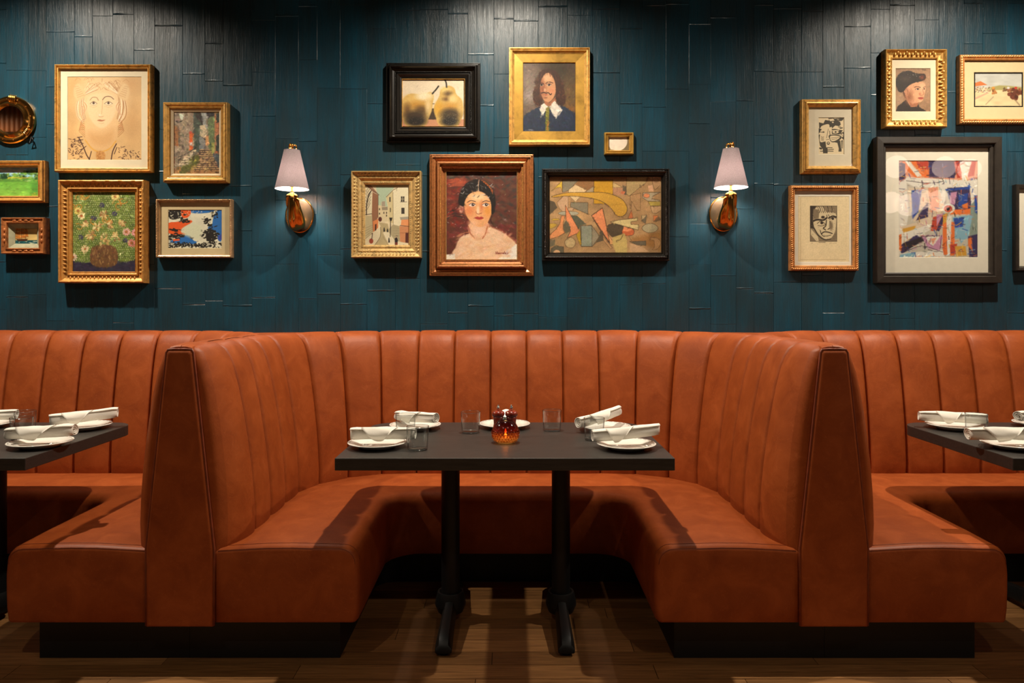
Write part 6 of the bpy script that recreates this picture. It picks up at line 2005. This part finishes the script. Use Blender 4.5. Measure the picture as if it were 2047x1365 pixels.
class Pic:
    def __init__(s, name, boxpx, t, label, cat, group=None, rot=0.0):
        x0, y0, x1, y1 = boxpx
        s.t = t
        kf, kb = (YB - t) / FPX, YB / FPX
        s.X0 = (x0 - CX) * (kf if x0 < CX else kb)
        s.X1 = (x1 - CX) * (kb if x1 < CX else kf)
        s.Z1 = CAMZ - (y0 - CY) * kf
        s.Z0 = CAMZ - (y1 - CY) * kb
        s.o = thing(name, ((s.X0 + s.X1) / 2, YB, s.Z0), label, cat, group)
        if rot: s.o.rotation_euler = (0, rot, 0)
        s.k = kf

    def rails(s, wpx, prof, mats, name='rail', inset=0.0):
        """four mitred mouldings. prof: (a 0..1 across from the outside, h 0..1 of depth); mats: material or list of (start_index, material)"""
        w = wpx * s.k
        i0 = inset * s.k
        X0, X1, Z0, Z1 = s.X0 + i0, s.X1 - i0, s.Z0 + i0, s.Z1 - i0
        out = []
        for side in range(4):
            V, F = [], []
            for a, h in prof:
                e = a * w
                y = YB - h * s.t
                A = [(X0 + e, Z1 - e), (X1 - e, Z1 - e), (X1 - e, Z0 + e), (X0 + e, Z0 + e)]
                p, q = A[side], A[(side + 1) % 4]
                V += [(p[0], y, p[1]), (q[0], y, q[1])]
            for j in range(len(prof) - 1): F.append((2 * j, 2 * j + 1, 2 * j + 3, 2 * j + 2))
            o = mk(name, V, F, mats, s.o, world=True)
            auto_smooth(o, 13)
            out.append(o)
        s.w = w
        return out

    def pts_along(s, apx, step_px, margin=0.0, h=1.0):
        """positions along the four rails at distance apx (px) from the outer edge: (x,z,horizontal?)"""
        e = apx * s.k
        X0, X1, Z0, Z1 = s.X0 + e, s.X1 - e, s.Z0 + e, s.Z1 - e
        st = step_px * s.k
        out = []
        nx = max(1, round((X1 - X0 - 2 * margin * s.k) / st)); nz = max(1, round((Z1 - Z0 - 2 * margin * s.k) / st))
        for z in (Z0, Z1):
            for i in range(nx):
                out.append((X0 + margin * s.k + (i + 0.5) * (X1 - X0 - 2 * margin * s.k) / nx, z, True, z == Z1))
        for x in (X0, X1):
            for i in range(nz):
                out.append((x, Z0 + margin * s.k + (i + 0.5) * (Z1 - Z0 - 2 * margin * s.k) / nz, False, x == X1))
        return out

    def beads(s, apx, step, along, across, high, h, mat, name='beading', margin=0.0, n=8, single=False, skew=0.0):
        parts = []
        for x, z, hor, far in s.pts_along(apx, step, margin):
            a, c = along * s.k, across * s.k
            v, f = dome((x, YB - h * s.t, z), a if hor else c, high * s.k, c if hor else a, n)
            if skew:
                v = [((vx + (vz - z) * skew), vy, vz) if hor else (vx, vy, vz + (vx - x) * skew) for vx, vy, vz in v]
            if single: mk(name, v, f, mat, s.o, True, world=True)
            else: parts.append((v, f))
        if not single:
            v, f = join(*parts)
            tag(mk(name, v, f, mat, s.o, True, world=True), kind='stuff')

    def sheet(s, rectpx, h, mat, name, hole=None, thick=0.002):
        """flat board at depth h, rect in px; hole in px"""
        y = YB - h * s.t
        k = y / FPX
        def R(r): return ((r[0] - CX) * k, CAMZ - (r[3] - CY) * k, (r[2] - CX) * k, CAMZ - (r[1] - CY) * k)
        a = R(rectpx)
        if hole is None:
            v, f = box(a[0], a[2], y, y + thick, a[1], a[3])
        else:
            b = R(hole)
            o = [(a[0], a[1]), (a[2], a[1]), (a[2], a[3]), (a[0], a[3])]; i = [(b[0], b[1]), (b[2], b[1]), (b[2], b[3]), (b[0], b[3])]
            V = [(x, y, z) for x, z in o] + [(x, y, z) for x, z in i] + [(x + (-1 if j in (0, 3) else 1) * -0.0016, y + thick, z + (-1 if j in (0, 1) else 1) * -0.0016) for j, (x, z) in enumerate(i)]
            f = []
            for j in range(4):
                j2 = (j + 1) % 4
                f += [(j, j2, 4 + j2, 4 + j), (4 + j, 4 + j2, 8 + j2, 8 + j)]
            v = V
        return mk(name, v, f, mat, s.o, world=True)

    def back(s):
        v, f = box(s.X0 + 0.004, s.X1 - 0.004, YB - 0.004, YB, s.Z0 + 0.004, s.Z1 - 0.004)
        mk('backing', v, f, M['backing'], s.o, world=True)

    def pane(s, rectpx, h):
        y = YB - h * s.t; k = y / FPX
        x0, x1 = (rectpx[0] - CX) * k, (rectpx[2] - CX) * k; z0, z1 = CAMZ - (rectpx[3] - CY) * k, CAMZ - (rectpx[1] - CY) * k
        mk('glass', [(x0, y, z0), (x1, y, z0), (x1, y, z1), (x0, y, z1)], [(0, 1, 2, 3)], M['pane'], s.o, world=True)

    def art(s, a, h, gain=0.95): return art_mesh(a, YB - h * s.t, s.o, 'painting', gain)


def grow(r, d): return (r[0] - d, r[1] - d, r[2] + d, r[3] + d)


BAMBOO = [(0, 0), (0, 0.75), (0.12, 0.92), (0.3, 1.0), (0.48, 0.92), (0.6, 0.72), (0.68, 0.72), (0.78, 0.86), (0.9, 0.84), (1.0, 0.6), (1.0, 0.3)]
p = Pic('framed_drawing', (107, 127.4, 308.7, 345.7), 0.042, 'large drawing of a curly haired face, cream mount and thin gold frame', 'picture')
p.back(); p.rails(8.2, BAMBOO, M['gold']); a = art_classical()
p.sheet((112, 131, 303, 341), 0.42, M['matcream'], 'mount', grow(a.rect, -0.3)); p.art(a, 0.36, 0.74)
p.beads(2.6, 36, 0.8, 2.6, 1.2, 0.93, M['goldred'], 'joint_ring', 8, 6)

# porthole mirror
pc = P(26, 241, WALL)
pm = thing('porthole_mirror', (pc.x, YB, pc.z), 'round brass porthole mirror with bolts and a dangling black catch', 'mirror')
kk = WALL / FPX
R0 = 47.5 * kk
ring = [(0.0, R0), (0.014, R0), (0.020, R0 - 0.005), (0.021, R0 - 0.016), (0.020, R0 - 0.028), (0.026, R0 - 0.033), (0.034, R0 - 0.042), (0.034, R0 - 0.048), (0.022, R0 - 0.054), (0.018, R0 - 0.057)]
def ringmesh(prof, n=72):
    V, F = [], []
    for d, r in prof:
        for i in range(n):
            an = 2 * math.pi * i / n
            V.append((r * math.cos(an), -d, r * math.sin(an)))
    for j in range(len(prof) - 1):
        for i in range(n):
            F.append((j * n + i, (j + 1) * n + i, (j + 1) * n + (i + 1) % n, j * n + (i + 1) % n))
    return V, F
v, f = ringmesh(ring); auto_smooth(mk('brass_ring', v, f, M['brass'], pm), 35)
v, f = ringmesh([(0.019, R0 - 0.0555), (0.019, 0.0005)]); mk('mirror', v, f, M['mirror'], pm)
for i in range(12):
    an = 2 * math.pi * (i + 0.3) / 12
    v, f = dome((0, 0, 0), 0.0046, 0.005, 0.0046, 10, 3)
    o = mk('bolt', v, f, M['brass'], pm, True); o.location = ((R0 - 0.018) * math.cos(an), -0.0205, (R0 - 0.018) * math.sin(an))
for an, w in ((1.42, 0.040), (-0.62, 0.034)):
    c, s_ = math.cos(an), math.sin(an)
    for q in range(4):
        off = (q - 1.5) * w / 4
        pts = [((R0 - 0.034 + e) * c - off * s_, -0.026 - dz, (R0 - 0.034 + e) * s_ + off * c) for e, dz in ((0, 0.0), (0.012, 0.008), (0.026, 0.006), (0.036, -0.002))]
        v, f = tube(pts, [0.004, 0.0055, 0.0055, 0.004], 8)
        mk('hinge_lug', v, f, M['brass'], pm, True)
lp = P(64, 283, WALL - 0.02) - Vector(pm.location)
pts = [(lp.x, -0.02, lp.z + 0.026), (lp.x - 0.012, -0.02, lp.z - 0.008), (lp.x + 0.010, -0.02, lp.z - 0.004)]
v, f = tube([pts[0], pts[1], pts[2], pts[0]], 0.0035, 8); mk('catch', v, f, M['blackiron'], pm, True)

STEP = [(0, 0), (0, 0.62), (0.06, 0.7), (0.1, 0.7), (0.12, 0.95), (0.2, 1.0), (0.5, 0.92), (0.72, 0.8), (0.76, 0.9), (0.84, 0.88), (0.88, 0.66), (1, 0.5), (1, 0.3)]
p = Pic('framed_painting', (-61, 319.5, 97.3, 405.6), 0.05, 'small painting of a green golf course in a golden frame', 'picture')
p.back(); p.rails(13, STEP, M['amber']); p.art(art_golf(), 0.4)

p = Pic('framed_painting', (1, 434.3, 99.4, 508.2), 0.05, 'tiny painting of a sailing ship in a carved brown frame', 'picture')
p.back(); p.rails(12, [(0, 0), (0, 0.8), (0.08, 1.0), (0.2, 1.0), (0.3, 0.86), (0.7, 0.86), (0.8, 0.98), (0.92, 0.95), (1, 0.7), (1, 0.3)], M['walnut'])
p.rails(9.5, [(0, 0.72), (1, 0.36), (1, 0.2)], M['linergreen'], 'liner', 11.5); p.art(art_ship(), 0.3)
for ap, st in ((6.0, 11.0),):
    for x, z, hor, far in p.pts_along(ap, st, 14):
        v, f = dome((x, YB - 0.85 * p.t, z), (4.6 if hor else 2.2) * p.k, 2.4 * p.k, (2.2 if hor else 4.6) * p.k, 8)
        mk('carving', v, f, M['walnut'], p.o, True, world=True)

p = Pic('framed_painting', (114.7, 358.9, 298.6, 566), 0.062, 'dappled green painting with navy lower edge in a fluted golden frame', 'picture')
p.back()
p.rails(23, [(0, 0), (0, 0.78), (0.03, 0.95), (0.12, 1.0), (0.18, 0.94), (0.22, 0.80), (0.40, 0.66), (0.62, 0.60), (0.66, 0.72), (0.74, 0.74), (0.80, 0.60), (0.9, 0.55), (0.94, 0.6), (1, 0.5), (1, 0.3)], M['amber'])
p.beads(9.5, 8.0, 1.5, 4.6, 2.0, 0.68, M['amber'], 'fluting', 8, 6)
p.beads(2.2, 26, 5.0, 1.0, 0.8, 0.98, M['amber'], 'edge_bead', 6)
p.art(art_floral(), 0.42)

p = Pic('framed_painting', (324.3, 203, 460.2, 366.8), 0.050, 'dark painting of a stepped alley with a lantern, broad gold frame and linen liner', 'picture')
p.back(); p.rails(13.5, [(0, 0), (0, 0.7), (0.06, 0.86), (0.14, 0.9), (0.2, 0.82), (0.26, 1.0), (0.42, 0.98), (0.6, 0.84), (0.72, 0.8), (0.78, 0.86), (0.88, 0.8), (1, 0.6), (1, 0.35)], M['gold'])
p.rails(5.2, [(0, 0.62), (0.2, 0.66), (1, 0.5), (1, 0.3)], M['linerlinen'], 'liner', 13.2); p.art(art_stairs(), 0.42)

p = Pic('framed_print', (311, 397.7, 467.5, 515.6), 0.034, 'ragged orange, blue and black abstract print in a thin champagne frame', 'picture')
p.back(); p.rails(6.0, [(0, 0), (0, 0.8), (0.1, 1.0), (0.45, 1.0), (0.55, 0.86), (0.8, 0.8), (1, 0.6), (1, 0.2)], M['champagne'])
p.beads(1.6, 3.4, 1.3, 1.3, 0.9, 1.0, M['champagne'], n=6); a = art_splash()
p.sheet((314.5, 401, 465, 512.5), 0.42, M['matbeige'], 'mount', grow(a.rect, -0.3)); p.art(a, 0.34)

p = Pic('framed_painting', (770, 122.3, 960.8, 286.5), 0.055, 'painting of two golden pears in a deep stepped black frame', 'picture')
p.back(); p.rails(31.5, [(0, 0), (0, 0.48), (0.02, 0.58), (0.07, 0.60), (0.085, 0.48), (0.105, 0.48), (0.12, 0.66), (0.17, 0.68), (0.185, 0.56), (0.20, 0.62), (0.27, 0.98), (0.31, 1.0), (0.34, 0.92), (0.42, 0.64), (0.55, 0.54), (0.57, 0.64), (0.62, 0.64), (0.64, 0.44), (0.67, 0.44), (0.69, 0.60), (0.74, 0.60), (0.90, 0.38), (0.915, 0.46), (0.96, 0.44), (1, 0.30), (1, 0.2)], M['ebony'])
p.beads(19.3, 2.6, 1.0, 0.9, 0.7, 0.66, M['ebony'], 'beading', 2, 6)
p.rails(1.2, [(0, 0.40), (0.5, 0.42), (1, 0.3)], M['gold'], 'slip', 31.3); p.art(art_pears(), 0.26, 0.74)

p = Pic('framed_portrait', (1017.2, 94, 1179.7, 292.8), 0.045, 'portrait of a long haired man with white collar in a broad gold leaf frame', 'picture')
p.back(); p.rails(11, [(0, 0), (0, 0.86), (0.06, 1.0), (0.22, 1.0), (0.3, 0.86), (0.36, 0.86), (0.44, 0.98), (0.62, 0.96), (0.72, 0.78), (1, 0.66), (1, 0.4)], M['gold'])
p.rails(18.2, [(0, 0.62), (0.96, 0.56), (1, 0.5), (1, 0.3)], M['goldleaf'], 'gold_leaf_panel', 10.6); p.art(art_cavalier(), 0.42, 0.64)

p = Pic('framed_miniature', (1207.2, 263.8, 1267.3, 310.4), 0.028, 'smallest gold frame, holding a pale round shape with dark hatching', 'picture')
p.back(); p.rails(9.0, [(0, 0), (0, 0.7), (0.1, 0.92), (0.3, 1.0), (0.45, 0.8), (0.62, 0.7), (0.72, 0.84), (0.85, 0.8), (1, 0.5), (1, 0.3)], M['goldleaf']); p.art(art_disc(), 0.34, 0.85)

p = Pic('framed_painting', (701.3, 341, 844, 516), 0.055, 'pale street scene with lamp post and strolling figures in an ornate cream gilt frame', 'picture')
p.back(); p.rails(26, [(0, 0), (0, 0.85), (0.04, 1.0), (0.09, 1.0), (0.13, 0.84), (0.34, 0.70), (0.46, 0.66), (0.52, 0.72), (0.74, 0.52), (0.80, 0.58), (0.9, 0.56), (1, 0.42), (1, 0.25)], M['goldpale'])
p.beads(6.2, 7.0, 2.6, 2.6, 1.6, 0.78, M['goldpale'], 'scrollwork', 5, 7, skew=0.4)
p.beads(10.6, 7.0, 1.8, 1.4, 1.1, 0.68, M['goldpale'], 'scrollwork_small', 8, 6, skew=-0.4)
p.beads(22.5, 4.4, 1.5, 1.0, 1.0, 0.55, M['goldpale'], 'beading', 21, 6); p.art(art_street(), 0.3)

p = Pic('framed_portrait', (857.4, 306.4, 1067, 551.9), 0.060, 'portrait of a dark haired bare shouldered sitter on red in a stepped copper frame', 'picture')
p.back(); p.rails(33, [(0, 0), (0, 0.58), (0.03, 0.70), (0.085, 0.72), (0.095, 0.60), (0.115, 0.60), (0.13, 0.74), (0.20, 0.76), (0.21, 0.62), (0.235, 0.62), (0.25, 0.68), (0.38, 0.56), (0.40, 0.48), (0.425, 0.48), (0.44, 0.66), (0.50, 0.94), (0.57, 1.0), (0.64, 0.96), (0.66, 0.78), (0.685, 0.72), (0.71, 0.80), (0.75, 0.78), (0.76, 0.60), (0.90, 0.42), (0.915, 0.50), (0.96, 0.50), (1, 0.36), (1, 0.25)], M['bronze'])
p.beads(22.6, 2.6, 1.0, 1.0, 0.7, 0.88, M['gold'], 'beading', 4, 6)
p.rails(1.4, [(0, 0.5), (0.5, 0.52), (1, 0.36)], M['goldpale'], 'slip', 32.6); p.art(art_redportrait(), 0.32)

p = Pic('framed_painting', (1082.9, 336, 1339.5, 521.8), 0.048, 'wide abstract of tan, salmon and ochre shapes in a ribbed black frame', 'picture')
p.back(); p.rails(15.8, [(0, 0), (0, 0.7), (0.06, 0.86), (0.16, 0.88), (0.22, 0.78), (0.28, 0.84), (0.42, 1.0), (0.56, 0.9), (0.64, 0.74), (0.70, 0.74), (0.86, 0.56), (0.92, 0.6), (1, 0.45), (1, 0.2)], M['ebony'])
p.beads(6.6, 3.1, 1.05, 3.2, 1.3, 0.92, M['ebony'], 'ribbing', 4, 6)
p.beads(1.2, 2.6, 0.9, 0.8, 0.6, 0.84, M['ebony'], 'edge_bead', 0, 5); p.art(art_geometric(), 0.34)

p = Pic('framed_print', (1598.3, 196.7, 1723.6, 348.4), 0.045, 'small black ink print of an angular face in a reeded gold frame', 'picture')
p.back(); p.rails(15, [(0, 0), (0, 0.6), (0.05, 0.72), (0.16, 0.8), (0.2, 0.74), (0.26, 0.86), (0.38, 0.92), (0.42, 0.84), (0.48, 0.98), (0.6, 1.0), (0.66, 0.86), (0.9, 0.66), (1, 0.55), (1, 0.2)], M['gold']); a = art_inkface()
p.sheet((1611, 208, 1713, 337), 0.40, M['matgrey'], 'mount', grow(a.rect, -0.3)); p.art(a, 0.34); p.pane((1611, 208, 1713, 337), 0.50)

p = Pic('framed_print', (1575.8, 370, 1718.2, 541.2), 0.036, 'dark woodcut of a frowning face on cream paper in a rope edged gold frame', 'picture')
p.back(); p.rails(10.5, [(0, 0), (0, 0.7), (0.1, 0.86), (0.5, 0.92), (0.62, 0.7), (0.7, 0.8), (0.86, 0.78), (1, 0.5), (1, 0.2)], M['goldred'])
p.beads(3.4, 4.2, 1.9, 2.3, 1.7, 0.88, M['goldred'], 'rope_beading', 0, 7, skew=0.5)
p.sheet((1584, 380, 1708, 533), 0.36, M['matwhite'], 'mount', (1595.3, 392.3, 1697.7, 523.7)); p.art(art_woodcut(), 0.33)

p = Pic('framed_portrait', (1761, 97.2, 1894.5, 258.5), 0.050, 'portrait of a red haired woman in a dark beret, cream mount, carved gold frame', 'picture')
p.back(); p.rails(17.5, [(0, 0), (0, 0.8), (0.05, 0.96), (0.12, 1.0), (0.2, 0.92), (0.34, 0.72), (0.6, 0.6), (0.8, 0.58), (0.86, 0.66), (0.95, 0.62), (1, 0.45), (1, 0.2)], M['gold'])
for x, z, hor, far in p.pts_along(8.2, 18, 10):
    sgn = (1 if far else -1)
    for q, (da, dc, ra, rc, hh) in enumerate(((0, 3.2, 3.0, 3.8, 2.6), (-5.0, -1.6, 2.2, 4.6, 1.8), (5.0, -1.6, 2.2, 4.6, 1.8))):
        cx_, cz_ = (x + da * p.k, z + sgn * dc * p.k) if hor else (x + sgn * dc * p.k, z + da * p.k)
        v, f = dome((cx_, YB - 0.72 * p.t, cz_), (ra if hor else rc) * p.k, hh * p.k, (rc if hor else ra) * p.k, 8)
        if q == 0: V_, F_ = v, f
        else: V_, F_ = join((V_, F_), (v, f))
    mk('leaf_carving', V_, F_, M['gold'], p.o, True, world=True)
a = art_beret(); p.sheet((1775, 115, 1879, 243), 0.42, M['matcream'], 'mount', grow(a.rect, -0.3)); p.art(a, 0.36, 0.8)

p = Pic('framed_print', (1911.4, 108, 2081, 250.2), 0.042, 'pale open air print with warm brown marks, beige mount, leafy gold frame', 'picture')
p.back(); p.rails(10.5, [(0, 0), (0, 0.72), (0.1, 0.86), (0.5, 0.9), (0.62, 0.72), (0.7, 0.82), (0.9, 0.78), (1, 0.5), (1, 0.2)], M['goldred'])
p.beads(3.4, 5.0, 2.3, 2.2, 1.8, 0.86, M['goldpale'], 'leaf_beading', 0, 7, skew=0.6); a = art_racecourse()
p.sheet((1919, 117, 2075, 243), 0.42, M['matbeige'], 'mount', grow(a.rect, 2.2)); p.sheet(grow(a.rect, 2.6), 0.38, M['ebony'], 'inner_mount', grow(a.rect, -0.2)); p.art(a, 0.32, 0.78)

p = Pic('framed_print', (1744.5, 272.6, 2004.4, 565.9), 0.050, 'large blue, red and white abstract print under glass in a wide black frame', 'picture')
p.back(); p.rails(21, [(0, 0), (0, 0.85), (0.04, 0.96), (0.6, 1.0), (0.66, 0.9), (0.7, 0.66), (0.78, 0.7), (0.9, 0.7), (1, 0.6), (1, 0.2)], M['ebony2']); a = art_bigabstract()
p.sheet((1762, 287, 1992, 551), 0.34, M['matwhite'], 'mount', grow(a.rect, -0.3)); p.art(a, 0.28); p.pane((1762, 287, 1992, 551), 0.46)

p = Pic('framed_print', (2023.3, 368, 2150, 541.2), 0.036, 'slim black frame with white mount beside the large abstract print', 'picture')
p.back(); p.rails(9, [(0, 0), (0, 0.85), (0.1, 1.0), (0.6, 0.96), (0.75, 0.8), (1, 0.6), (1, 0.2)], M['ebony2'])
p.sheet((2030, 374, 2144, 536), 0.4, M['matwhite'], 'mount', (2064.3, 410.3, 2119.7, 499.7)); p.art(art_plain(), 0.34)
